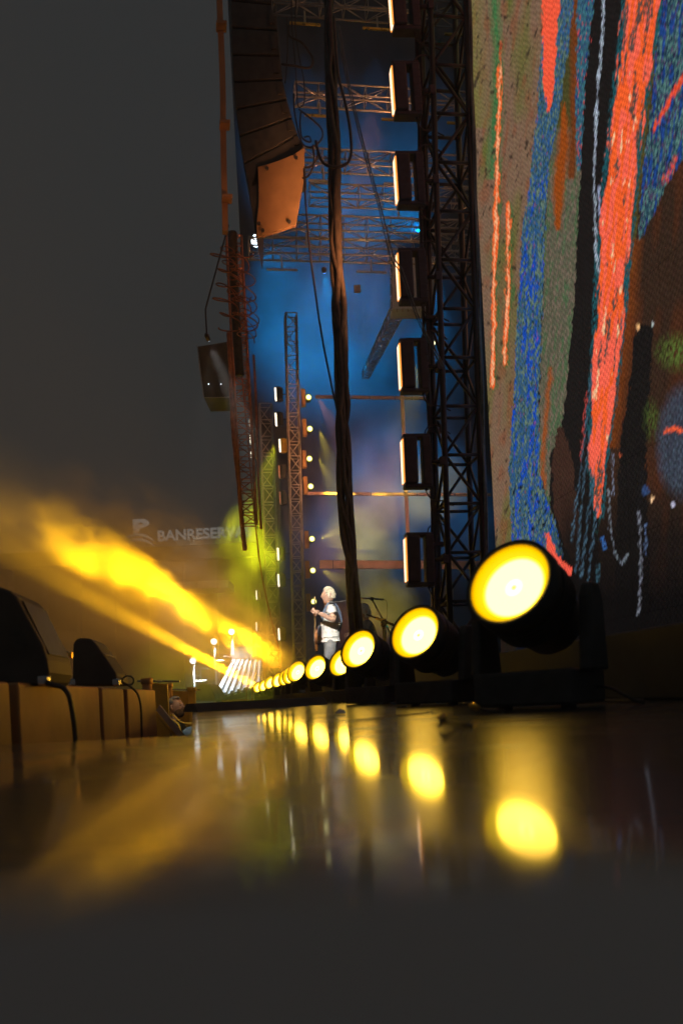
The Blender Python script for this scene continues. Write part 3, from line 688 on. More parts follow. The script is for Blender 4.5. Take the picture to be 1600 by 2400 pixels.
# ---------------------------------------------------------------- lamps on the far tower
M['yellow_lens'] = emit('yellow_lens', (1, .92, .45, 1), 2.6)
M['yellow_ring'] = emit('yellow_ring', (.75, .8, .0, 1), .8)
AMB = (1, .75, .05)
wash = [(723, 931, 'topmost'), (726, 1005, 'second'), (725, 1075, 'third'), (728, 1140, 'fourth'), (731, 1263, 'fifth'), (733, 1337, 'sixth'), (735, 1410, 'lowest')]
aims = [at(880, 1180, 36), at(830, 1250, 36), at(860, 1290, 36), at(790, 1300, 36), at(1000, 1150, 36), at(900, 1420, 36), at(850, 1480, 36)]
for i, (x, y, wd) in enumerate(wash):
    c = at(x, y, 20.8)
    t = thing('wash_light', c-UD*.15, '%s round yellow lamp in the column on the far lattice tower' % wd, 'lamp', 'round lamps on the far tower')
    d = Vector((.15, -1, -.05)).normalized()
    ln_ = MB().lathe([(0, .058), (.01, .05), (.015, .001)], c, d, 20).build('lens', M['yellow_lens'], None)
    hd_ = MB().lathe([(-.004, .08), (-.18, .085), (-.25, .06), (-.26, .01)], c, d, 16).build('head', M['black_plastic'], t, True)
    ln_.parent = hd_
    MB().lathe([(-.002, .074), (.004, .074), (.004, .056), (-.002, .056)], c, d, 20).build('lens_rim', M['yellow_ring'], hd_)
    MB().box(c-UD*.13+ZD*(-.02+.04*(i % 2)), .10, .12, .42, UD, FD, ZD).build('base_box', M['ply'], t, False, .01)
    MB().tube([c-UD*.10, c-d*.12], .02, 6).build('yoke', M['black_metal'], t)
    spot(t, c+UD*.22, (aims[i]-c-UD*.22), [11000, 16000, 15000, 6000, 16000, 13000, 6000][i], AMB if i % 3 else (1, .3, .10), 11, .9, .03)

# far strobes on the audience side of that tower
M['far_slit'] = emit('far_slit', (1, .86, .62, 1), 2.2)
fs = [(644, 925, 1), (645, 984, 1), (654, 1045, 2), (653, 1107, 0), (655, 1168, 0), (650, 1299, .4), (651, 1361, .8), (600, 1395, .9), (600, 1469, .7), (652, 1487, .8), (585, 996, 1), (586, 1030, 1), (588, 1066, 1)]
ordw = ['small lit strobe box, topmost left of the far lattice tower', 'small lit strobe box just above the yellow lit one', 'yellow lit strobe box clamped left of the far lattice tower', 'unlit strobe box just below the yellow lit one',
        'lower unlit strobe box left of the far lattice tower', 'faint thin strobe box in the yellow smoke beside the far tower', 'lit strobe box at the edge of the yellow smoke beside the far tower', 'thin white strobe line within the big yellow beam',
        'lower thin white strobe line beside the white scaffold panel', 'lowest lit strobe box left of the foot of the far tower', 'upper of three tiny lit strobes hanging left', 'middle of three tiny lit strobes hanging left', 'lowest of three tiny lit strobes hanging left']
for (x, y, on), lab in zip(fs, ordw):
    Y = 25.0; c = at(x, y, Y); sc = 1 if x > 640 else .75
    t = thing('strobe_light', c, lab, 'strobe light', 'far strobe lights')
    bm_ = M['yellow_paint_or_light'] if on == 2 else M['black_plastic']  # yellow glow of the lit box put into its body colour
    MB().box(c+Vector((.12*sc, 0, 0)), .13*sc, .2, .40*sc).build('head', bm_, t, False, .01)
    MB().box(c+Vector((.21*sc, 0, 0)), .05*sc, .16, .36*sc).build('base_box', bm_, t, False, .01)
    lit = M['far_slit'] if on in (1, 2) else (M['pink_bar'] if on == 0 else M['far_slit'])
    MB().box(c+Vector((.025, -.02, 0)), .045*sc, .17, .34*sc).build('lit_face', lit, t)
    if x > 640: MB().tube([c+Vector((.2, 0, 0)), c+Vector((.42, 0, 0))], .02, 6).build('clamp_arm', M['black_metal'], t)
    if on == 2: spot(t, c-Vector((.1, .3, 0)), at(590, 1320, 22)-c, 14000, (.97, 1, .01), 27, 1, .05)

# white blue lamp under the speaker stack
c = at(601, 564, 29)
t = thing('moving_head', c, 'white blue lamp glaring just below the brown speaker panel', 'lamp')
M['blue_white'] = emit('blue_white', (.75, .9, 1, 1), 6)
d = Vector((.5, -.6, -.5)).normalized()
MB().lathe([(0, .2), (.012, .17), (.02, .001)], c, d, 20).build('lens', M['blue_white'], t)
MB().lathe([(-.004, .22), (-.03, .23), (-.34, .17), (-.4, .02)], c, d, 18).build('head', M['black_plastic'], t, True)
MB().box(c+Vector((0, .15, .22)), .26, .2, .12).build('base', M['black_plastic'], t, False, .01)
BLUE = (.0, .36, 1)
spot(t, c+d*.06, at(745, 760, 36)-c, 14000, BLUE, 66, 1, .3)
# added blue lamps in front of the backcloth, to colour it
for (x, y, Y, ax, ay, pw, ang, lab) in ((1030, 640, 29, 960, 1150, 11000, 50, 'added dark lamp right of the pale box, lighting the backdrop blue'), (760, 640, 29, 850, 1450, 12000, 44, 'added dark lamp below the lowest long roof truss, lighting the backdrop blue'), (985, 545, 29, 800, 260, 16000, 64, 'added dark lamp high beside the third strobe box, lighting the backdrop blue')):
    c = at(x, y, Y); aim = at(ax, ay, 36); d = (aim-c).normalized()
    t = thing('moving_head', c, lab, 'lamp', 'added blue lamps for the backdrop')
    MB().lathe([(0, .06), (.01, .05), (.015, .001)], c, d, 16).build('lens', emit('blue_lens', (.1, .4, 1, 1), 3), t)
    MB().lathe([(-.004, .075), (-.16, .08), (-.2, .02)], c, d, 16).build('head', M['black_plastic'], t, True)
    MB().box(c+ZD*.13, .18, .14, .06).build('base', M['black_plastic'], t, False, .008)
    spot(t, c+d*.04, d, pw, BLUE, ang, 1, .06)

# ---------------------------------------------------------------- back of the stage: scrim, frame
def scrim():
    m = mat('scrim_cloth', (.11, .115, .12), .9, 0, .5, .5, .3)
    a = at(668, 1500, 36.0)
    n = 40; vs_, fs_ = [], []
    p0 = Vector((a.x-1.0, 36.0, 0)); L = 18.0
    for i in range(n+1):
        for z in (0.0, 32.0):
            p = p0+UD*(L*i/n)+FD*(.06*math.sin(i*1.7)+.04*math.sin(i*.6)); vs_.append((p.x, p.y, z))
    for i in range(n): fs_.append((2*i, 2*i+2, 2*i+3, 2*i+1))
    q = MB(); q.add(vs_, fs_); o = q.build('backcloth', m, None, True)
    sm = o.modifiers.new('thick', 'SOLIDIFY'); sm.thickness = .02
    tag(o, 'wide cloth backdrop lit blue behind the guitarist', 'backdrop')
scrim()
def bar(name, a, b, Y, h, lab, cat, joints=()):
    A, B = at(a[0], a[1], Y), at(b[0], b[1], Y); hh = h*Y/F_PX
    ax = (B-A).normalized(); up = ax.cross(Vector((0, 1, 0))).normalized()
    t = thing(name, A, lab, cat)
    cuts = [0]+list(joints)+[1]
    for c0, c1 in zip(cuts[:-1], cuts[1:]):
        P, Q = A.lerp(B, c0+.002), A.lerp(B, c1-.002)
        MB().box((P+Q)/2, (Q-P).length, .12, hh, ax, Vector((0, 1, 0)), up).build('section', M['pink_bar'], t, False, .006)
    return t
bar('scaffold_bar', (738, 930), (1022, 934), 27, 6, 'upper pale pink horizontal bar against the blue backdrop', 'scaffold bar', (.3, .45, .66, .8))
bar('scaffold_bar', (718, 1157), (1150, 1160), 27, 6, 'middle pale pink horizontal bar against the blue backdrop', 'scaffold bar', (.35, .6, .8))
bar('scaffold_bar', (748, 1323), (1150, 1325), 27, 19, 'thick lower pale pink horizontal bar above the guitarist', 'scaffold bar', (.08, .5, .75))
bar('scaffold_bar', (941, 915), (958, 1318), 26.8, 8, 'upright pale pink bar crossing the horizontal ones', 'scaffold bar', (.6,))
# white box and slanting truss
t = thing('white_box', at(916, 726, 19), 'pale blue white box hanging behind the fourth strobe light', 'box')
MB().prism([at(917, 600, 19), at(1018, 600, 19), at(1018, 725, 19), at(917, 725, 19)], (0, .5, 0)).build('panel', M['white_panel'], t, False, .02)
MB().prism([at(914, 600, 18.97), at(919, 600, 18.97), at(919, 727, 18.97), at(914, 727, 18.97)], (0, .03, 0)).build('edge_strip', M['steel'], t)
for k in range(7): MB().box(at(930+13*k, 727, 18.98), .03, .04, .05).build('bolt', M['alu_matte'], t)
a, b = at(930, 730, 20), at(856, 880, 33)
t = thing('slanted_truss', a, 'thin lattice truss slanting down left from the pale box', 'truss')
truss(t, a, b, .26, UD, ZD, .016, 22, M['alu'], False, .012)
o = MB().box(at(837, 677, 20), .16, .05, .17).build('sign_plate', M['pink_bar'], None, False, .005); tag(o, 'small pale square plate floating in the blue haze', 'plate')
for (x, y, r, lab) in ((999, 825, .045, 'round yellow lamp glowing beside the fifth strobe box'), (1015, 804, .036, 'smaller yellow lamp just under the thin greenish cables')):
    c = at(x, y, 15); t = thing('par_lamp', c, lab, 'lamp')
    MB().lathe([(0, r), (.01, r*.8), (.015, .001)], c, (0, -1, 0), 16).build('lens', M['yellow_lens'], t)
    MB().lathe([(-.003, r*1.25), (-.15, r*1.2), (-.16, r*.4)], c, (0, -1, 0), 16).build('can', M['black_plastic'], t, True)
    spot(t, c+Vector((-.12, 0, -.08)), at(930 if x < 1010 else 870, 1180, 36)-c, 9000, AMB, 9, .8, .04)
o = MB().prism([at(1020, 1372, 9), at(1062, 1372, 9), at(1062, 1480, 9), at(1020, 1480, 9)], (0, .5, 0)).build('equipment_case', M['alu_matte'], None, False, .01)
tag(o, 'grey equipment case at the foot of the dark tower', 'case')

# ---------------------------------------------------------------- people
def skin_mesh(joints, edges, root, sub=2):
    """grow one continuous surface over a posed skeleton"""
    names = list(joints); me = bpy.data.meshes.new('skel')
    me.from_pydata([joints[n][0] for n in names], [(names.index(a), names.index(b)) for a, b in edges], [])
    o = bpy.data.objects.new('skel', me); COL.objects.link(o)
    o.modifiers.new('skin', 'SKIN'); s = o.modifiers.new('sub', 'SUBSURF'); s.levels = sub
    for i, n in enumerate(names):
        r = joints[n][1]; sv = me.skin_vertices[0].data[i]; sv.radius = r if isinstance(r, tuple) else (r, r); sv.use_root = (n == root)
    dg = bpy.context.evaluated_depsgraph_get(); dg.update()
    out = bpy.data.meshes.new_from_object(o.evaluated_get(dg)); bpy.data.objects.remove(o)
    for p in out.polygons: p.use_smooth = True
    return out

def head_mesh(mb, c, fwd, h=.24):
    """head with brow, nose, jaw and ears, looking along fwd"""
    fwd = Vector(fwd).normalized(); side = fwd.cross(ZD).normalized(); up = side.cross(fwd)
    n, mr = 28, 22; vs_, fs_ = [], []
    for i in range(mr+1):
        th = math.pi*i/mr
        for j in range(n):
            ph = 2*math.pi*j/n; x, y, z = math.sin(th)*math.cos(ph), math.sin(th)*math.sin(ph), math.cos(th)
            X, Y_, Z = x*.098, y*.076, z*.12
            if z < -.1: X = X*(1-.10*(-z))+(.012*(-z) if x > 0 else .02*z*z); Y_ *= 1-.28*(-z)
            fr = max(0, x)**3
            nose = math.exp(-((z+.12)/.15)**2-(y/.19)**2)*fr; X += .031*nose
            X += .008*math.exp(-((z-.2)/.1)**2-(y/.5)**2)*fr
            for s_ in (-1, 1): X -= .010*math.exp(-((z-.06)/.09)**2-((y-s_*.38)/.16)**2)*fr
            X += .006*math.exp(-((z+.46)/.06)**2-(y/.25)**2)*fr; X -= .005*math.exp(-((z+.40)/.03)**2-(y/.3)**2)*fr
            X += .014*math.exp(-((z+.82)/.15)**2-(y/.35)**2)*max(0, x)
            vs_.append(Vector(c)+(fwd*X+side*Y_+up*Z)*(h/.24))
    for i in range(mr):
        for j in range(n): fs_.append((i*n+j, i*n+(j+1) % n, (i+1)*n+(j+1) % n, (i+1)*n+j))
    mb.add(vs_, fs_)
    for s_ in (-1, 1):
        e = Vector(c)+side*(s_*.078)-fwd*.01-up*.005
        mb.tube([e-up*.03, e-up*.01-fwd*.006+side*s_*.008, e+up*.02-fwd*.014+side*s_*.012, e+up*.033], [.008, .012, .014, .008], 8)

def face_parts(t, c, fwd):
    fwd = Vector(fwd).normalized(); side = fwd.cross(ZD).normalized(); up = side.cross(fwd); dk = M['black_plastic']
    for s_ in (-1, 1):
        e = Vector(c)+fwd*.083+side*(s_*.030)+up*.010
        MB().lathe([(-.008, .002), (-.004, .009), (.002, .010), (.007, .006), (.009, .001)], e, fwd, 12).build('eye', dk, t, True)
        MB().tube([e+up*.02-side*.016+fwd*.004, e+up*.024+fwd*.010, e+up*.02+side*.016+fwd*.002], [.003, .005, .003], 6).build('eyebrow', M['maple'], t, True)
    m_ = Vector(c)+fwd*.089-up*.052; MB().tube([m_-side*.022-fwd*.008, m_+fwd*.002, m_+side*.022-fwd*.008], [.003, .006, .003], 6).build('mouth', mat('lips', (.4, .16, .13), .5), t, True)

def hair_mesh(mb, c, fwd, amt=.018, low=-.25, seed=1, tuft=.012, locks=60):
    fwd = Vector(fwd).normalized(); side = fwd.cross(ZD).normalized(); up = side.cross(fwd); r_ = random.Random(seed)
    n, mr = 40, 26; grid = {}; vs_, fs_ = [], []
    for i in range(mr+1):
        th = math.pi*i/mr
        for j in range(n):
            ph = 2*math.pi*j/n; x, y, z = math.sin(th)*math.cos(ph), math.sin(th)*math.sin(ph), math.cos(th)
            lim = .62 if x > .55 else (low+.45 if x > .2 else low)
            if z < lim: continue
            k = 1+amt/.1+r_.uniform(-tuft, tuft)/.1
            grid[i, j] = len(vs_); vs_.append(Vector(c)+fwd*(x*.098*k)+side*(y*.077*k)+up*(z*.12*k))
    for (i, j), a in grid.items():
        b, d, e = grid.get((i, (j+1) % n)), grid.get((i+1, (j+1) % n)), grid.get((i+1, j))
        if None not in (b, d, e): fs_.append((a, b, d, e))
    mb.add(vs_, fs_)
    # loose locks
    for k in range(locks):
        th = r_.uniform(.1, 1.5); ph = r_.uniform(.9, 2*math.pi-.9)
        d = Vector((math.sin(th)*math.cos(ph), math.sin(th)*math.sin(ph), math.cos(th)))
        p = Vector(c)+fwd*d.x*.108+side*d.y*.086+up*d.z*.13; o_ = (fwd*d.x+side*d.y+up*d.z)
        mb.tube([p, p+o_*.014-up*.008, p+o_*.018-up*.03], [.010, .008, .002], 5)

def hand(mb, c, along, palm_n, thumb_side, s=1.0, curl=.9):
    """palm, four fingers of unequal length and a thumb"""
    al = Vector(along).normalized(); pn = Vector(palm_n); pn = (pn-al*pn.dot(al)).normalized(); sd = al.cross(pn)*thumb_side; c = Vector(c)
    mb.hexa([c+sd*a*.04*s+al*b*s+pn*k*.013*s for k in (-1, 1) for a, b in ((-1, -.045), (1, -.045), (1.05, .045), (-1.05, .045))])
    for i, L in enumerate((.072, .080, .074, .058)):
        b = c+sd*(.030-.02*i)*s+al*.04*s; pts = [b-al*.015]
        d = al; p = b
        for k, f in enumerate((.45, .32, .23)):
            an = curl*(.45+.42*k); d = al*math.cos(an)+pn*math.sin(an); p = p+d*L*f*s; pts.append(p)
        mb.tube(pts, [.0095*s, .0092*s, .0085*s, .0072*s], 7)
    b = c+sd*.038*s-al*.025*s
    mb.tube([b-sd*.01, b+sd*.022*s+al*.018*s+pn*.008*s, b+sd*.026*s+al*.045*s+pn*.024*s, b+sd*.018*s+al*.062*s+pn*.036*s], [.012*s, .011*s, .010*s, .008*s], 7)

def join_mesh(name, meshes, m):
    bm = bmesh.new()
    for x in meshes: bm.from_mesh(x)
    bmesh.ops.recalc_face_normals(bm, faces=bm.faces)
    me = bpy.data.meshes.new(name); bm.to_mesh(me); bm.free(); me.materials.clear(); me.materials.append(m)
    for p in me.polygons: p.use_smooth = True; p.material_index = 0
    return me

def guitarist():
    Y = 13.2; o = at(774, 1560, Y); o.z = 0; ox, oy = o.x, o.y
    def P(x, y, z): return Vector((ox+x, oy+y, z))
    t = thing('person', o, 'guitarist with pale hair, light tee and grey trousers playing beside the lattice tower', 'person')
    fw = Vector((-1, -.12, 0)).normalized()
    hc = P(.028, 0, 1.625)
    J = {'pel': (P(.03, 0, .95), (.09, .11)), 'sp': (P(.04, 0, 1.15), (.085, .10)), 'ch': (P(.045, 0, 1.34), (.115, .155)), 'nk': (P(.05, 0, 1.46), .06), 'hd': (P(.035, 0, 1.56), .055),
         'ls': (P(.055, -.16, 1.41), .062), 'le': (P(.10, -.33, 1.20), .046), 'lw': (P(-.13, -.40, 1.33), .034),
         'rs': (P(.055, .16, 1.41), .062), 're': (P(.12, .30, 1.18), .046), 'rw': (P(-.12, .20, 1.00), .030),
         'lh': (P(.02, -.09, .88), .085), 'lk': (P(-.03, -.13, .48), .06), 'la': (P(.03, -.15, .09), .042), 'lt': (P(-.13, -.17, .04), .036),
         'rh': (P(.02, .09, .88), .085), 'rk': (P(.02, .13, .48), .06), 'ra': (P(.06, .14, .09), .042), 'rt': (P(-.10, .16, .04), .036)}
    E = [('pel', 'sp'), ('sp', 'ch'), ('ch', 'nk'), ('nk', 'hd'), ('ch', 'ls'), ('ls', 'le'), ('le', 'lw'), ('ch', 'rs'), ('rs', 're'), ('re', 'rw'),
         ('pel', 'lh'), ('lh', 'lk'), ('lk', 'la'), ('la', 'lt'), ('pel', 'rh'), ('rh', 'rk'), ('rk', 'ra'), ('ra', 'rt')]
    body = skin_mesh(J, E, 'pel')
    mb = MB(); head_mesh(mb, hc, fw)
    hand(mb, J['lw'][0]+Vector((-.030, -.002, .008)), (-.9, -.1, .35), (0, .8, .3), 1, .9, 1.1)
    hand(mb, J['rw'][0]+Vector((-.05, -.02, -.02)), (-.8, -.4, -.4), (.2, -.9, 0), -1, 1.0, .8)
    link('body', join_mesh('body', [body, mb.mesh('tmp', None)], M['skin']), t)
    shirt = skin_mesh({'hem': (P(.025, 0, .975), (.15, .15)), 'pel': (P(.025, 0, 1.05), (.148, .148)), 'sp': (P(.03, 0, 1.15), (.14, .15)), 'ch': (P(.045, 0, 1.33), (.135, .175)), 'nk': (P(.05, 0, 1.435), .085),
                       'ls': (P(.055, -.16, 1.41), .082), 'la': (P(.08, -.26, 1.29), .075), 'rs': (P(.055, .16, 1.41), .082), 'ra': (P(.09, .25, 1.28), .075)},
                      [('hem', 'pel'), ('pel', 'sp'), ('sp', 'ch'), ('ch', 'nk'), ('ch', 'ls'), ('ls', 'la'), ('ch', 'rs'), ('rs', 'ra')], 'pel')
    shirt.materials.append(M['tee']); link('shirt', shirt, t)
    tr = skin_mesh({'wst': (P(.02, 0, 1.03), (.125, .125)), 'pel': (P(.02, 0, .95), (.135, .135)), 'lh': (P(.02, -.09, .84), .102), 'lk': (P(-.03, -.13, .48), .085), 'la': (P(.03, -.15, .10), .075),
                    'rh': (P(.02, .09, .86), .102), 'rk': (P(.02, .13, .48), .085), 'ra': (P(.06, .14, .10), .075)},
                   [('wst', 'pel'), ('pel', 'lh'), ('lh', 'lk'), ('lk', 'la'), ('pel', 'rh'), ('rh', 'rk'), ('rk', 'ra')], 'pel')
    tr.materials.append(M['denim']); link('trousers', tr, t)
    face_parts(t, hc, fw)
    mb = MB(); hair_mesh(mb, hc, fw, .012, -.45, 3); mb.build('hair', M['hair_pale'], t, True)
    for s_, nm in ((-1, 'la'), (1, 'ra')):
        a = J[nm][0]; f_ = (J[nm[0]+'t'][0]-a); f_.z = 0; f_.normalize()
        MB().tube([a-f_*.08-ZD*.055, a-f_*.04-ZD*.04, a+f_*.06-ZD*.05, a+f_*.18-ZD*.058], [.035, .05, .048, .03], 10).build('shoe', M['black_plastic'], t, True)
    # guitar: body at the right hip, neck towards the camera and upward
    g = thing('electric_guitar', P(-.2, .1, .9), 'electric guitar with upright pale neck held by the guitarist', 'guitar')
    bc = P(-.20, .10, .98); tipp = P(-.155, -.62, 1.57); ax = (tipp-bc).normalized()
    nrm = Vector((-1, -.06, .05)); nrm = (nrm-ax*nrm.dot(ax)).normalized(); up = ax.cross(nrm).normalized()
    out = []
    for k in range(36):
        an = 2*math.pi*k/36; r = .17*(1-.22*math.cos(2*an)*-1)*(1-.18*math.exp(-((an-math.pi/2)/.35)**2)-.18*math.exp(-((an-3*math.pi/2)/.35)**2))
        out.append(bc+ax*(r*1.15*math.cos(an)-.03)+up*(r*.9*math.sin(an))-nrm*.022)
    gb = MB().prism(out, nrm*.044).build('guitar_body', M['guitar'], g, False, .008)
    MB().box(bc+ax*.04+nrm*.026, .16, .16, .006, ax, up, nrm).build('pickguard', M['tee'], gb)
    n0, n1 = bc+ax*.12+nrm*.03, bc+ax*.70+nrm*.02
    MB().prism([n0-up*.028, n0+up*.028, n0+up*.028-nrm*.02, n0-up*.028-nrm*.02], n1-n0).build('neck', M['maple'], g)
    h = n1; hs_ = MB().prism([h-up*.022, h-up*.05+ax*.05, h-up*.03+ax*.17, h+up*.03+ax*.17, h+up*.03], -nrm*.015).build('headstock', M['maple'], g)
    for k in range(6): p = h+ax*(.04+.022*k)+up*.035; MB().tube([p, p+up*.025], .007, 6).build('tuning_peg', M['steel'], hs_)
    for k in range(2): MB().box(bc+ax*(-.03+.09*k)+nrm*.031, .03, .08, .012, ax, up, nrm).build('pickup', M['black_plastic'], gb)
    q = MB()
    for k in range(6): q.tube([bc-ax*.08+up*(.006*(k-2.5)*1.6)+nrm*.036, n1+up*(.006*(k-2.5))+nrm*.006], .0012, 4)
    q.build('strings', M['steel'], g)
    MB().tube(spline([n0-ax*.0+nrm*-.04, P(-.12, -.10, 1.18), P(-.06, -.12, 1.36), P(.05, -.10, 1.50), P(.17, -.02, 1.40), P(.2, .10, 1.15), P(.05, .22, 1.0), bc-ax*.17]), .022, 6).build('strap', M['strap'], g)
    return t
guitarist()

def drummer():
    Y = 16; o = at(853, 1560, Y); o.z = 0; fw = Vector((-1, -.2, 0))
    hc = at(853, 1435, Y); z = hc.z; P = lambda x, y, zz: Vector((hc.x+x, hc.y+y, zz))
    t = thing('person', o, 'musician with white hair half hidden behind the thick cable bundle', 'person')
    J = {'pel': (P(.1, 0, z-.68), (.09, .11)), 'sp': (P(.08, 0, z-.45), (.085, .10)), 'ch': (P(.05, 0, z-.28), (.125, .16)), 'nk': (P(.03, 0, z-.16), .06), 'hd': (P(.01, 0, z-.06), .055),
         'ls': (P(.05, -.18, z-.22), .06), 'le': (P(-.02, -.28, z-.46), .045), 'lw': (P(-.25, -.22, z-.42), .032), 'rs': (P(.05, .18, z-.22), .06), 're': (P(-.02, .28, z-.46), .045), 'rw': (P(-.25, .2, z-.44), .032),
         'lk': (P(-.0, -.14, .50), .07), 'la': (P(.04, -.14, .08), .045), 'rk': (P(.05, .14, .50), .07), 'ra': (P(.08, .14, .08), .045)}
    E = [('pel', 'sp'), ('sp', 'ch'), ('ch', 'nk'), ('nk', 'hd'), ('ch', 'ls'), ('ls', 'le'), ('le', 'lw'), ('ch', 'rs'), ('rs', 're'), ('re', 'rw'), ('pel', 'lk'), ('lk', 'la'), ('pel', 'rk'), ('rk', 'ra')]
    mb = MB(); head_mesh(mb, hc, fw)
    hand(mb, J['lw'][0]-Vector((.05, 0, 0)), (-1, 0, 0), (0, 1, 0), 1); hand(mb, J['rw'][0]-Vector((.05, 0, 0)), (-1, 0, 0), (0, -1, 0), -1)
    link('body', join_mesh('body', [skin_mesh(J, E, 'pel'), mb.mesh('tmp', None)], M['skin']), t)
    sh = skin_mesh({'pel': (P(.1, 0, z-.78), (.16, .16)), 'sp': (P(.08, 0, z-.45), (.14, .17)), 'ch': (P(.05, 0, z-.28), (.14, .175)), 'nk': (P(.03, 0, z-.18), .08), 'ls': (P(.05, -.18, z-.22), .08), 'rs': (P(.05, .18, z-.22), .08), 'le': (P(0, -.25, z-.38), .065), 're': (P(0, .25, z-.38), .065)},
                   [('pel', 'sp'), ('sp', 'ch'), ('ch', 'nk'), ('ch', 'ls'), ('ch', 'rs'), ('ls', 'le'), ('rs', 're')], 'pel'); sh.materials.append(M['denim']); link('shirt', sh, t)
    tr = skin_mesh({'pel': (P(.1, 0, z-.68), (.15, .17)), 'lk': (P(0, -.14, .5), .095), 'la': (P(.04, -.14, .1), .08), 'rk': (P(.05, .14, .5), .095), 'ra': (P(.08, .14, .1), .08)}, [('pel', 'lk'), ('lk', 'la'), ('pel', 'rk'), ('rk', 'ra')], 'pel')
    tr.materials.append(M['denim']); link('trousers', tr, t)
    mb = MB(); hair_mesh(mb, hc, fw, .03, -.7, 5, .016); mb.build('hair', M['tee'], t, True)
drummer()

def cameraman():
    Y = 11.0; hc = at(413, 1657, Y); z = hc.z; P = lambda x, y, zz: Vector((hc.x+x, hc.y+y, z+zz))
    o = Vector((hc.x, hc.y, GROUND_Z)); fw = Vector((1, -.35, .15))
    t = thing('person', o, 'bearded person in a cap and dark vest looking up beside the stage edge', 'person')
    gz = GROUND_Z-z
    J = {'pel': (P(-.05, 0, -.66), (.14, .16)), 'sp': (P(-.05, 0, -.45), (.12, .15)), 'ch': (P(-.04, 0, -.28), (.13, .17)), 'nk': (P(-.03, 0, -.15), .065), 'hd': (P(-.01, 0, -.06), .06),
         'ls': (P(-.02, .19, -.23), .062), 'le': (P(.10, .26, -.45), .045), 'lw': (P(.24, .10, -.30), .032), 'rs': (P(-.04, -.19, -.23), .062), 're': (P(.04, -.28, -.46), .046), 'rw': (P(.22, -.16, -.28), .033),
         'lk': (P(-.04, .11, gz+.5), .07), 'la': (P(-.06, .12, gz+.08), .045), 'rk': (P(-.02, -.11, gz+.5), .07), 'ra': (P(-.06, -.12, gz+.08), .045)}
    E = [('pel', 'sp'), ('sp', 'ch'), ('ch', 'nk'), ('nk', 'hd'), ('ch', 'ls'), ('ls', 'le'), ('le', 'lw'), ('ch', 'rs'), ('rs', 're'), ('re', 'rw'), ('pel', 'lk'), ('lk', 'la'), ('pel', 'rk'), ('rk', 'ra')]
    mb = MB(); head_mesh(mb, hc, fw)
    hand(mb, J['lw'][0]+Vector((.04, 0, .01)), (1, -.2, .3), (0, -1, 0), 1); hand(mb, J['rw'][0]+Vector((.04, 0, .01)), (1, .2, .3), (0, 1, 0), -1)
    link('body', join_mesh('body', [skin_mesh(J, E, 'pel'), mb.mesh('tmp', None)], M['skin']), t)
    sh = skin_mesh({'pel': (P(-.05, 0, -.76), (.16, .16)), 'sp': (P(-.05, 0, -.45), (.14, .17)), 'ch': (P(-.04, 0, -.28), (.15, .185)), 'nk': (P(-.03, 0, -.17), .085), 'ls': (P(-.02, .19, -.23), .08), 'rs': (P(-.04, -.19, -.23), .08), 're': (P(.0, -.25, -.38), .07), 'le': (P(.06, .24, -.38), .07)},
                   [('pel', 'sp'), ('sp', 'ch'), ('ch', 'nk'), ('ch', 'ls'), ('ch', 'rs'), ('rs', 're'), ('ls', 'le')], 'pel'); sh.materials.append(M['olive']); link('vest', sh, t)
    tr = skin_mesh({'pel': (P(-.05, 0, -.68), (.15, .17)), 'lk': (P(-.04, .11, gz+.5), .095), 'la': (P(-.06, .12, gz+.1), .08), 'rk': (P(-.02, -.11, gz+.5), .095), 'ra': (P(-.06, -.12, gz+.1), .08)}, [('pel', 'lk'), ('lk', 'la'), ('pel', 'rk'), ('rk', 'ra')], 'pel')
    tr.materials.append(M['denim']); link('trousers', tr, t)
    sl = MB().tube([J['rw'][0]+Vector((-.1, -.06, -.1)), J['rw'][0]+Vector((-.02, -.02, -.04)), J['rw'][0]+Vector((.05, 0, -.02))], [.075, .07, .05], 10).build('sleeve', M['blue_cloth'], t, True)
    face_parts(t, hc, fw)
    # beard and backwards cap
    f_ = fw.normalized(); s_ = f_.cross(ZD).normalized(); u_ = s_.cross(f_)
    mb = MB(); mb.lathe([(-.02, .05), (.01, .066), (.05, .068), (.085, .05), (.10, .015)], hc+f_*.022-u_*.045, -u_*.9+f_*.35, 16); mb.build('beard', mat('beard', (.12, .07, .04), .9, 0, .4, 60, .6), t, True)
    cap = []; mb = MB(); hair_mesh(mb, hc+u_*.006, fw, .016, .28, 2, .0, 0); mb.tube([hc-f_*.10+u_*.035-s_*.07, hc-f_*.17+u_*.02, hc-f_*.10+u_*.035+s_*.07], .012, 6)
    mb.build('cap', M['denim'], t, True)
    # photo camera in the hands and straps
    c = thing('photo_camera', P(.26, -.03, -.28), 'small camera held by the bearded person at the stage edge', 'camera')
    MB().box(P(.30, -.04, -.26), .09, .15, .11).build('camera_body', M['black_plastic'], c, False, .01)
    MB().lathe([(0, .04), (.10, .042), (.105, .03)], P(.34, -.04, -.26), (1, -.1, .1), 18).build('lens_barrel', M['black_plastic'], c, True)
    MB().tube(spline([P(.26, -.12, -.22), P(.10, -.16, -.2), P(-.02, -.14, -.1), P(-.08, 0, -.11)]), .012, 5).build('strap', M['yellow_paint_or_light'], c, True)
    b = thing('backpack', P(-.25, -.05, -.6), 'blue backpack with a yellow strap on the bearded person', 'backpack')
    MB().box(P(-.26, -.02, -.40), .16, .30, .40, Vector((.96, 0, .28)), Vector((0, 1, 0)), Vector((-.28, 0, .96))).build('pack', M['blue_cloth'], b, False, .04)
    MB().tube(spline([P(-.2, -.14, -.2), P(-.10, -.2, -.13), P(.06, -.22, -.22), P(.06, -.22, -.38), P(-.1, -.2, -.55)]), .016, 5).build('shoulder_strap', M['yellow_paint_or_light'], b, True)
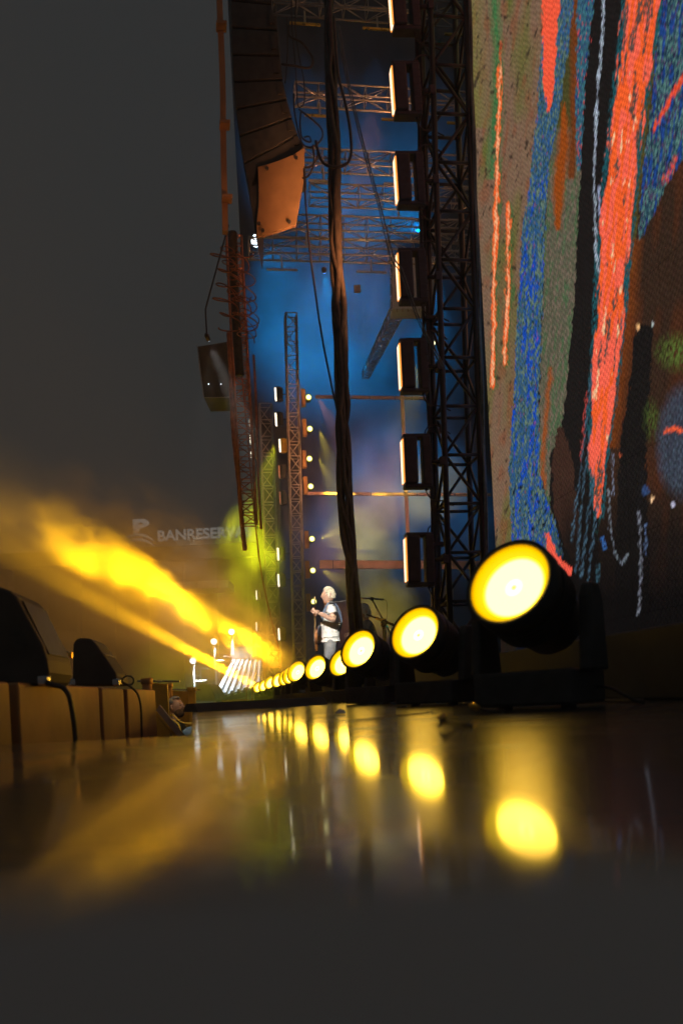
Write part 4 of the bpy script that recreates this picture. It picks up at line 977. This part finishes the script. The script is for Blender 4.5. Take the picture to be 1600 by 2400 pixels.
cameraman()

c = at(489, 797, 8.0)
t = thing('tiny_key_lamp', c, 'tiny white lamp glinting above the small dark hanging speaker', 'lamp')
d = (Vector((-.15, 13.2, 1.25))-c).normalized()
hd_ = MB().lathe([(-.002, .02), (-.06, .022), (-.08, .01)], c, d, 14).build('head', M['black_plastic'], t, True)
MB().lathe([(0, .016), (.006, .012), (.008, .001)], c, d, 14).build('lens', M['white_led'], hd_)
MB().tube([c-d*.05, c-d*.05+ZD*.25, c+Vector((.18, .6, 1.4))], .008, 6).build('bracket', M['black_metal'], t, True)
spot(t, c+d*.02, d, 2300, (1, .93, .82), 15, .6, .03)  # added key light on the guitarist, sent from the tiny lamp
spot(t, c+d*.02+UD*.02, Vector((-2.1, 11, -.1))-c, 260, (1, .85, .6), 24, 1, .03)  # added fill light on the bearded person

# ---------------------------------------------------------------- microphone stands
t = thing('microphone_stand', Vector((at(925, 1505, 12).x, 12, 0)), 'microphone stand with a level boom just right of the thick cable bundle', 'microphone stand')
MB().tube([at(838, 1402, 12), at(873, 1403, 12), at(899, 1405, 12)], .012, 8).build('boom', M['steel'], t, True)
MB().tube(spline([at(899, 1405, 12), at(905, 1409, 12), at(907, 1425, 12), at(905, 1470, 12), at(903, 1530, 12)]), .004, 5).build('cable', M['cable'], t, True)
b = Vector((at(930, 1510, 12).x, 12, 0)); MB().tube([at(871, 1404, 12), at(927, 1508, 12)], .010, 8).build('pole', M['black_metal'], t, True)
for k in range(3): MB().tube([at(927, 1508, 12), b+Vector((.25*math.cos(k*2.1+.4), .25*math.sin(k*2.1+.4), .01))], .009, 6).build('leg', M['black_metal'], t, True)
MB().box(at(872, 1404, 12), .05, .04, .05).build('clamp', M['black_metal'], t, False, .005)
t = thing('microphone_stand', Vector((at(898, 1500, 11).x, 11, 0)), 'gold lit microphone stand with a thick slanting boom', 'microphone stand')
MB().tube([at(858, 1440, 11), at(880, 1448, 11)], .010, 8).build('boom_tip', M['black_metal'], t, True)
MB().tube([at(880, 1448, 11), at(945, 1474, 11)], .017, 8).build('boom', M['brass'], t, True)
MB().tube([at(898, 1456, 11), Vector((at(898, 1456, 11).x+.02, 11, .05))], .022, 8).build('pole', M['brass'], t, True)
MB().box(at(898, 1459, 11), .07, .06, .10).build('clamp', M['brass'], t, False, .01)
for k in range(3): a = Vector((at(898, 1456, 11).x+.02, 11, .3)); MB().tube([a, Vector((a.x+.25*math.cos(k*2.1), 11+.25*math.sin(k*2.1), .01))], .010, 6).build('leg', M['black_metal'], t, True)
t = thing('microphone_stand', Vector((at(815, 1500, 12.6).x, 12.6, 0)), 'dark microphone stand with its boom reaching the guitarist from behind', 'microphone stand')
MB().tube([at(787, 1411, 12.6), at(815, 1407, 12.6)], .012, 8).build('boom', M['black_metal'], t, True)
MB().lathe([(0, .012), (.10, .018), (.12, .028), (.16, .026), (.17, .005)], at(797, 1410, 12.6), (-1, 0, -.05), 12).build('microphone', M['black_plastic'], t, True)
MB().tube([at(815, 1407, 12.6), Vector((at(815, 1407, 12.6).x+.03, 12.6, 0.02))], .012, 8).build('pole', M['black_metal'], t, True)
MB().lathe([(0, .14), (.015, .14), (.03, .02)], Vector((at(815, 1407, 12.6).x+.03, 12.6, 0.0)), (0, 0, 1), 20).build('base', M['black_metal'], t, True)

# ---------------------------------------------------------------- boxes and wedge speakers at left
def wedge(lab, prof, Y, depth, oval=None):
    t = thing('stage_monitor', at(prof[-1][0], prof[-1][1], Y), lab, 'loudspeaker', 'wedge speakers on the boxes')
    p = [at(x, y, Y) for x, y in prof]
    MB().prism(p, Vector((-.05, depth, 0))).build('cabinet', M['black_wood'], t, False, .012)
    f = [q_ for q_ in p]
    fa, fb = p[2+(len(p) > 10)], p[5+(len(p) > 10)-(len(p) <= 10)*0]; ed_ = (fb-fa); nv_ = Vector((-ed_.z, 0, ed_.x)).normalized()
    if nv_.x < 0: nv_ = -nv_
    dv_ = Vector((-.05, depth, 0)); g0 = fa+ed_*.06+dv_*.08+nv_*.004
    MB().prism([g0, g0+ed_*.86, g0+ed_*.86+dv_*.84, g0+dv_*.84], nv_*.008).build('grille', M['black_metal'], t, False, .003)
    for q_ in (p[-1], p[-2]): MB().box(q_+Vector((.0, .02, .02)), .05, .05, .05).build('corner_guard', M['steel'], t, False, .01)
    if oval:
        c = at(oval[0], oval[1], Y); q = MB(); ex, ez = oval[2]*Y/F_PX, oval[3]*Y/F_PX
        pts = [c+Vector((ex*math.cos(a)+.4*ex*math.sin(a)*-1, -.004, ez*math.sin(a))) for a in [2*math.pi*k/20 for k in range(20)]]
        q.prism(pts, (0, .002, 0)); q.build('handle_cup', M['black_plastic'], t)
    return t
wedge('large dark wedge speaker at the left edge with an oval handle', [(-60, 1372), (5, 1377), (24, 1384), (40, 1399), (76, 1466), (101, 1512), (112, 1546), (116, 1576), (109, 1596), (101, 1606), (-60, 1598)], 3.9, .5, (44, 1497, 20, 28))
wedge('smaller dark wedge speaker standing second from the left edge', [(172, 1510), (178, 1498), (190, 1495), (211, 1496), (223, 1506), (248, 1541), (272, 1577), (277, 1596), (272, 1606), (170, 1606)], 5.9, .5)
# row of boxes in the pit
def pit_pt(f): return Vector((-1.52-.05*f, 0, 0))+Vector((0, 3.4+4.1*f, 0))
edges = [(-60, 25, 3.2, 3.6), (46, 233, 3.7, 5.4), (241, 291, 5.5, 6.3), (300, 365, 6.45, 7.6)]
labs = ['brown lit pit box cut by the left edge of the picture', 'widest brown lit pit box below the two wedge speakers', 'narrow brown lit pit box with dark gaps either side', 'brown lit pit box at the far right end of the row']
for (x0, x1, Y0, Y1), lab in zip(edges, labs):
    a, b = at(x0, 1640, Y0), at(x1, 1640, Y1); zt = CAM_Z+.125
    t = thing('pit_box', Vector(((a.x+b.x)/2, (Y0+Y1)/2, GROUND_Z)), lab, 'box', 'boxes standing in the pit')
    out = Vector((-.9, .05, 0))
    MB().prism([Vector((a.x, a.y, GROUND_Z)), Vector((b.x, b.y, GROUND_Z)), Vector((b.x, b.y, GROUND_Z))+out, Vector((a.x, a.y, GROUND_Z))+out], (0, 0, zt-GROUND_Z)).build('carcass', M['ply'], t, False, .012)
    for k in range(2):
        c = Vector((a.x, a.y, 0)).lerp(Vector((b.x, b.y, 0)), .3+.4*k)+ZD*-.25
        MB().box(c+Vector((.012, 0, 0)), .014, .10, .14).build('handle', M['black_metal'], t)
for (p, Y, r, lab) in (([(108, 1598), (128, 1606), (148, 1612), (162, 1632), (170, 1670), (175, 1705), (178, 1745)], 3.62, .011, 'black cable drooping over the widest pit box'),
                       ([(290, 1600), (312, 1614), (325, 1632), (331, 1665), (333, 1740)], 6.0, .008, 'thin black cable drooping over the far pit box')):
    o = MB().tube(px_path(p, Y), r, 7).build('drooping_cable', M['cable'], None, True); tag(o, lab, 'cable')
pts = [at(301+13*math.cos(a), 1595+11*math.sin(a), 6.1) for a in np.linspace(-2.6, 3.5, 24)]+[at(284, 1590, 6.1), at(275, 1596, 6.05)]
o = MB().tube(pts, .007, 6).build('cable_loop', M['cable_grey'], None, True); tag(o, 'small grey cable loop lying on the pit boxes', 'cable')
# small clamp lamp on a thin stick
t = thing('clamp_lamp', at(146, 1604, 5.0), 'small metallic clamp lamp on a thin stick between the wedge speakers', 'lamp')
MB().tube([at(146, 1606, 5), at(149, 1550, 5)], .004, 6).build('stick', M['brass'], t)
MB().box(at(148, 1537, 5), .05, .05, .04).build('lamp_body', M['steel'], t, False, .008)
MB().tube([at(138, 1530, 5), at(146, 1534, 5), at(160, 1528, 5)], .006, 6).build('bracket', M['steel'], t); MB().lathe([(0, .014), (.03, .02)], at(158, 1536, 5), (1, 0, 0), 10).build('reflector', M['brass'], t)
t = thing('cable_clamp', at(120, 1600, 4.2), 'jumble of metal connectors clamped to the edge of the large wedge speaker', 'connectors')
for k, (x, y) in enumerate(((112, 1515), (118, 1530), (124, 1545), (125, 1560), (121, 1570), (117, 1585))):
    MB().box(at(x, y, 4.2), .03+.01*(k % 2), .03, .02, UD, FD, (ZD+UD*.3*(k % 3-1)).normalized()).build('connector', [M['steel'], M['rust'], M['brass']][k % 3], t, False, .004)
MB().tube(px_path([(112, 1512), (122, 1530), (127, 1555), (120, 1580), (108, 1598), (125, 1606)], 4.2), .005, 5).build('cable', M['cable'], t)

# ---------------------------------------------------------------- pit barrier behind the boxes
def post(name, x, y0, y1, Y, r, mt, lab, cat='post'):
    t = thing(name, Vector((at(x, y1, Y).x, Y, GROUND_Z)), lab, cat)
    a = at(x, y0, Y); MB().tube([Vector((a.x, Y, GROUND_Z)), a], r, 10).build('shaft', M[mt], t, True)
    MB().tube([a-ZD*.05, a+ZD*.01], r*1.25, 10).build('cap', M[mt], t, True)
    return t
post('barrier_post', 344, 1592, 1650, 9.0, .05, 'ply', 'short brown post at the far end of the pit boxes')
post('barrier_post', 396, 1603, 1650, 12.4, .045, 'ply', 'slim brown post rising just behind the bearded person')
post('barrier_post', 449, 1612, 1650, 13.0, .06, 'yellow_paint_or_light', 'yellow lit post above the stage corner')
for (x0, x1, y, Y, lab) in ((345, 392, 1600, 9.6, 'yellow lit barrier panel left of the bearded person'), (400, 448, 1618, 13.2, 'yellow lit barrier panel behind the bearded person')):
    a, b = at(x0, y, Y), at(x1, y+3, Y)
    t = thing('crowd_barrier', Vector(((a.x+b.x)/2, Y, GROUND_Z)), lab, 'barrier', 'pit barriers')
    MB().prism([Vector((a.x, Y, GROUND_Z)), Vector((b.x, Y, GROUND_Z)), Vector((b.x, Y, b.z)), Vector((a.x, Y, a.z))], (0, .05, 0)).build('panel', M['yellow_paint_or_light'], t, False, .006)  # yellow light on the panel put into its colour
    MB().tube([a-Vector((.1, .03, -.02)), b+Vector((.15, -.03, .02))], .012, 6).build('rail', M['steel'], t)
t = thing('barrier_strut', at(420, 1738, 9.4), 'slanting yellow edged strut in front of the bearded person', 'strut')
a, b = at(364, 1668, 9.2), at(424, 1742, 9.2)
MB().prism([a, a+Vector((.05, 0, .07)), b+Vector((.05, 0, .07)), b], (0, .05, 0)).build('strut_face', M['alu_matte'], t); MB().tube([a, b], .018, 8).build('strut_edge', M['yellow_paint_or_light'], t, True)

# ---------------------------------------------------------------- far side: flood lights, stands, sign
M['flood'] = emit('flood_lens', (.85, .95, 1, 1), 5)
for (x, y, x1, y1, Y, lab) in ((453, 1549, 449, 1612, 42, 'lowest and leftmost of three white flood lights on poles'), (502, 1504, 505, 1600, 44, 'middle of three white flood lights on poles'), (543, 1481, 543, 1565, 46, 'highest of three white flood lights, beside the white scaffold panel')):
    c = at(x, y, Y); t = thing('flood_light', Vector((at(x1, y1, Y).x, Y, GROUND_Z)), lab, 'flood light', 'white flood lights on poles')
    MB().tube([Vector((c.x, Y, GROUND_Z)), c], .05, 8).build('pole', M['alu'], t, True)
    MB().lathe([(0, .15), (.03, .12), (.05, .001)], c+Vector((0, -.1, 0)), (0, -1, -.1), 18).build('lens', M['flood'], t)
    MB().lathe([(-.01, .19), (-.2, .17), (-.25, .04)], c+Vector((0, -.1, 0)), (0, -1, -.1), 18).build('housing', M['alu_matte'], t, True)
    MB().tube([c-ZD*1.0, c-ZD*1.0+Vector((.5 if x > 500 else .6, 0, 0))], .035, 6).build('cross_arm', M['alu'], t)
    spot(t, c+Vector((.1, -.3, -.1)), Vector((.35, -.2, -.8)), 800, (.8, .92, 1), 130, .8, .1)
t = thing('scaffold', Vector((at(567, 1600, 44).x, 44, GROUND_Z)), 'white panelled scaffold frame below the big yellow beam', 'scaffold')
pan = [(551, 1473), (590, 1469), (590, 1513), (583, 1540)]
MB().prism([at(x, y, 44) for x, y in pan], (0, .06, 0)).build('white_panel', M['white_panel'], t)
MB().prism([at(x, y, 44.2) for x, y in ((547, 1516), (575, 1518), (590, 1542), (547, 1545))], (0, .04, 0)).build('mesh_panel', M['alu_matte'], t)
for (a, b) in (((543, 1488), (543, 1640)), ((590, 1465), (590, 1640)), ((541, 1516), (662, 1514)), ((545, 1544), (600, 1543)), ((505, 1520), (505, 1640)), ((524, 1538), (543, 1540)), ((514, 1560), (514, 1640)), ((456, 1583), (470, 1584)), ((470, 1567), (470, 1600)), ((470, 1567), (488, 1567)), ((526, 1615), (526, 1632)), ((526, 1615), (560, 1614)), ((598, 1460), (600, 1540))):
    MB().tube([at(a[0], a[1], 43.8), at(b[0], b[1], 43.8)], .035, 6).build('scaffold_tube', M['alu'], t)
t = thing('grandstand', at(560, 1635, 40), 'pale striped bank of seating planks lit white beyond the stage', 'grandstand')
ang = [(500, 1632, 545, 1546)]
N = 15
for k in range(N):
    f0, f1 = k/N, (k+.86)/N
    A = [at(500+118*f, 1634-28*f, 40+.0*f) for f in (f0, f1)]; B = [at(545+72*f, 1546+6*f, 45) for f in (f0, f1)]
    dz = Vector((0, .1, -.12)); rise = Vector((0, 0, .10*(k % 2)))
    MB().prism([A[0]+rise, A[1]+rise, B[1]+rise, B[0]+rise], dz).build('plank', M['seat_plank'], t)
MB().prism([at(500, 1637, 40.3), at(618, 1608, 40.3), at(617, 1556, 45.3), at(545, 1550, 45.3)], (0, .1, -.3)).build('under_frame', M['black_metal'], t)
t = thing('tent', Vector((at(480, 1640, 30).x, 30, GROUND_Z)), 'yellow lit canvas tent beside the striped seating', 'tent')
pts = [(455, 1643), (460, 1612), (468, 1601), (488, 1603), (496, 1612), (506, 1632), (505, 1643)]
MB().prism([at(x, y, 30) for x, y in pts], (0, 2.5, 0)).build('canopy', M['canvas'], t, False, .05)
for x in (457, 504): a = at(x, 1643, 30.05); MB().tube([a, Vector((a.x, a.y, GROUND_Z))], .04, 6).build('tent_pole', M['alu_matte'], t)
t = thing('striped_booth', at(610, 1640, 26), 'orange blue booth poles at the end of the lens row', 'booth')
for k in range(6): MB().tube([at(578+4.5*k, 1610, 26), at(577+4.5*k, 1645, 26)], .014, 6).build('pole', [M['rust'], M['seat_plank'], M['blue_cloth']][k % 3], t)
MB().prism([at(520, 1640, 26), at(600, 1638, 26), at(602, 1645, 26), at(518, 1645, 26)], (0, .2, 0)).build('table_top', M['rust'], t)

# stadium building with the sign
t = thing('stadium_building', Vector((at(380, 1500, 70).x, 70, GROUND_Z)), 'dark stadium building with a wide pale fascia across the left background', 'building')
DZ = at(430, 1400, 70)
def slab(nm, pts, Y, d, mt): return MB().prism([at(x, y, Y) for x, y in pts], (0, d, 0)).build(nm, M[mt], t)
slab('fascia', [(-120, 1303), (240, 1288), (545, 1273), (660, 1268), (660, 1300), (545, 1305), (385, 1313), (-120, 1338)], 70, 1.0, 'concrete')
slab('upper_wall', [(-120, 1338), (660, 1300), (660, 1480), (-120, 1480)], 71.2, 1.0, 'black_wood')
slab('lower_wall', [(-120, 1480), (660, 1480), (660, 1700), (-120, 1700)], 70.4, 1.0, 'concrete')
for k in range(9): slab('column', [(-60+80*k, 1340-4*k), (-50+80*k, 1340-4*k), (-48+80*k, 1690), (-58+80*k, 1690)], 70.1, .4, 'concrete')
t = thing('canopy_roof', at(340, 1370, 55), 'pale blue white canopy edge glowing behind the yellow beam', 'canopy')
MB().prism([at(341, 1367, 55), at(536, 1359, 55), at(536, 1376, 55), at(370, 1383, 55)], (0, 3, 0)).build('edge_panel', M['white_panel'], t)
for x in (430, 462, 510): MB().box(at(x, 1371, 54.95), .08, .06, .45).build('joint', M['alu_matte'], t)
MB().prism([at(346, 1398, 55), at(364, 1397, 55), at(367, 1389, 55), at(352, 1390, 55)], (0, .3, 0)).build('side_light', M['white_panel'], t)
for x in (339, 368): MB().tube([at(x, 1372, 55.4), at(x, 1400, 55.4)], .05, 6).build('bracket', M['alu_matte'], t)
def text_mesh(s, size, m, bold=.0, ex=.03):
    cu = bpy.data.curves.new('txt', 'FONT'); cu.body = s; cu.size = size; cu.offset = bold; cu.extrude = ex
    o = bpy.data.objects.new('txt', cu); COL.objects.link(o); dg = bpy.context.evaluated_depsgraph_get(); dg.update()
    me = bpy.data.meshes.new_from_object(o.evaluated_get(dg)); bpy.data.objects.remove(o); me.materials.clear(); me.materials.append(m); return me
M['sign'] = emit('sign_letter', (.9, .9, .85, 1), .2)  # letters given a faint glow in place of light falling on them
A, B = at(369, 1268, 69.5), at(590, 1256, 69.5)
t = thing('sign_board', A, 'dim grey BANRESERVAS sign letters with a round B mark on the stadium roof', 'sign')
ax = (B-A).normalized(); upv = ax.cross(Vector((0, -1, 0))); upv = -upv if upv.z < 0 else upv
mtx = Matrix((ax, upv, ax.cross(upv))).transposed().to_4x4()
me = text_mesh('BANRESERVAS', 1.18, M['sign'], .035); wtx = max(v.co.x for v in me.vertices)
o = link('letters', me, t); o.matrix_world = Matrix.Translation(A) @ mtx @ Matrix.Scale((B-A).length/wtx, 4, (1, 0, 0))
me = text_mesh('B', 1.65, M['sign'], .08); C = at(311, 1252, 69.5); wtx = max(v.co.x for v in me.vertices)
o = link('emblem', me, t); o.matrix_world = Matrix.Translation(C) @ mtx @ Matrix.Scale(1.55/wtx, 4, (1, 0, 0))
for k, yy in enumerate((1257, 1268)):
    p = [at(294+10*k, yy+4, 69.5), at(312, yy-2, 69.5), at(330, yy-3, 69.5), at(348, yy+2, 69.5), at(362, yy+12, 69.5)]
    MB().tube(spline(p), [.02+.11*math.sin(math.pi*i/24) for i in range(25)], 5).build('emblem_wave', M['sign'], t)

# ---------------------------------------------------------------- small things on the floor
t = thing('cable_end', at(1040, 1690, 2.0), 'blurred coil of cable with a yellow lit connector on the near floor', 'cable')
def onf(px, py, z=.006):
    for Y in np.linspace(1.0, 9, 400):
        p = at(px, py, Y)
        if p.z <= z: break
    return Vector((p.x, p.y, z))
MB().tube(spline([onf(1110, 1702, .004), onf(1085, 1700, .006), onf(1062, 1697, .012), onf(1040, 1692, .022), onf(1028, 1704, .008)]), .004, 7).build('cord', M['cable'], t, True)
p = onf(1040, 1690, .022); MB().lathe([(0, .008), (.016, .009), (.02, .005)], p, (-.3, -.6, .5), 12).build('connector', M['brass'], t, True)
t = thing('cable_end', onf(1110, 1670), 'small dark connector lying on the floor under the nearest spotlight', 'connector')
p = onf(1120, 1660, .02); MB().lathe([(0, .010), (.025, .011), (.035, .006)], p, (-.6, -.3, .3), 12).build('plug', M['brass'], t, True); MB().tube(spline([p, p+Vector((.04, .02, -.012)), p+Vector((.10, .1, -.014))]), .005, 6).build('cord', M['cable'], t, True)
p = onf(784, 1674, .004); o = MB().prism([p, p+Vector((.05, .01, 0)), p+Vector((.045, .05, .012)), p+Vector((.02, .035, .02))], (0, 0, .003)).build('paper_scrap', M['tee']); tag(o, 'tiny pale paper scrap on the far glossy floor', 'paper')
o = MB().tube(spline([onf(830, 1690), onf(880, 1684), onf(930, 1678), onf(985, 1672), onf(1010, 1668)]), .003, 6).build('floor_cable', M['cable'], None, True); tag(o, 'thin black cable running across the glossy floor', 'cable')

# ---------------------------------------------------------------- smoke and haze
def volume_mat(name, dens, col, scale, thr, aniso=0.0, edge=True, stretch=(1, 1, 1)):
    m = bpy.data.materials.new(name); m.use_nodes = True; nt = m.node_tree; nt.nodes.clear()
    v = nt.nodes.new('ShaderNodeVolumePrincipled'); v.inputs['Color'].default_value = col; v.inputs['Anisotropy'].default_value = aniso
    o = nt.nodes.new('ShaderNodeOutputMaterial'); nt.links.new(v.outputs[0], o.inputs['Volume'])
    if scale is None: v.inputs['Density'].default_value = dens; return m
    tc = nt.nodes.new('ShaderNodeTexCoord'); mp = nt.nodes.new('ShaderNodeMapping'); mp.inputs['Scale'].default_value = stretch
    nz = nt.nodes.new('ShaderNodeTexNoise'); nz.inputs['Scale'].default_value = scale; nz.inputs['Detail'].default_value = 4; nz.inputs['Roughness'].default_value = .55
    nt.links.new(tc.outputs['Object'], mp.inputs['Vector']); nt.links.new(mp.outputs['Vector'], nz.inputs['Vector'])
    mr = nt.nodes.new('ShaderNodeMapRange'); mr.inputs['From Min'].default_value = thr[0]; mr.inputs['From Max'].default_value = thr[1]; mr.inputs['To Max'].default_value = dens; mr.interpolation_type = 'SMOOTHSTEP'
    nt.links.new(nz.outputs['Fac'], mr.inputs['Value'])
    # fades towards the outside of the cloud (object space is a unit ball)
    ln = nt.nodes.new('ShaderNodeVectorMath'); ln.operation = 'LENGTH'; nt.links.new(tc.outputs['Object'], ln.inputs[0])
    fd = nt.nodes.new('ShaderNodeMapRange'); fd.inputs['From Min'].default_value = 1.0; fd.inputs['From Max'].default_value = .35; fd.interpolation_type = 'SMOOTHSTEP'
    nt.links.new(ln.outputs['Value'], fd.inputs['Value'])
    mu = nt.nodes.new('ShaderNodeMath'); mu.operation = 'MULTIPLY'; nt.links.new(mr.outputs['Result'], mu.inputs[0]); nt.links.new(fd.outputs['Result'], mu.inputs[1])
    nt.links.new(mu.outputs[0], v.inputs['Density'])
    return m
def cloud(name, loc, rad, rot, m, lab):
    bm = bmesh.new(); bmesh.ops.create_icosphere(bm, subdivisions=3, radius=1.0); me = bpy.data.meshes.new(name); bm.to_mesh(me); bm.free(); me.materials.append(m)
    o = link(name, me); o.location = loc; o.scale = rad; o.rotation_euler = rot; tag(o, kind='stuff'); return o
bd = ND.to_track_quat('X', 'Z').to_euler()
c6 = at(695, 1574, 12.3)
cloud('smoke', c6+ND*2.1+Vector((-.02, -.3, .18)), (2.7, 1.3, 1.1), bd, volume_mat('smoke_a', 1.15, (.95, .93, .9, 1), 2.8, (.45, .66), .0, True, (1.7, 1.1, 1.1)), '')
for k_, (ds, off, rr) in enumerate(((3.1, (.1, 0, .28), .55), (3.7, (0, .2, .05), .6), (2.4, (0, -.3, .35), .45))):
    cloud('smoke', c6+ND*ds+Vector(off), (rr*1.3, rr*1.1, rr), (0, 0, k_), volume_mat('smoke_puff', 1.1, (.95, .93, .9, 1), 1.5+.2*k_, (.40, .62)), '')
c12 = at(604, 1611, 24.5)
cloud('smoke', c12+ND*6.2, (7.6, .95, .95), bd, volume_mat('smoke_b', .8, (.95, .93, .9, 1), 1.6, (.25, .62), .0, True, (3, .8, .8)), '')
cloud('smoke', at(588, 1340, 22), (1.25, 1.1, 2.7), (0, R(-8), 0), volume_mat('smoke_c', .5, (.95, .95, .9, 1), 1.6, (.40, .70), .0, True, (1.6, 1.4, 2.2)), '')
cloud('smoke', Vector((-4.6, 15.5, 1.4)), (4.6, 8.0, 3.0), (0, 0, R(-12)), volume_mat('smoke_d', .13, (.95, .9, .82, 1), 1.6, (.36, .66), .0, True, (1.8, 3.0, 1.2)), '')
hz = MB().box((-10, 45, 10.4), 120, 110, 28).build('haze', volume_mat('haze_air', .0045, (.9, .92, .95, 1), None, None)); tag(hz, kind='stuff')
hz.location = (0, 0, 0)
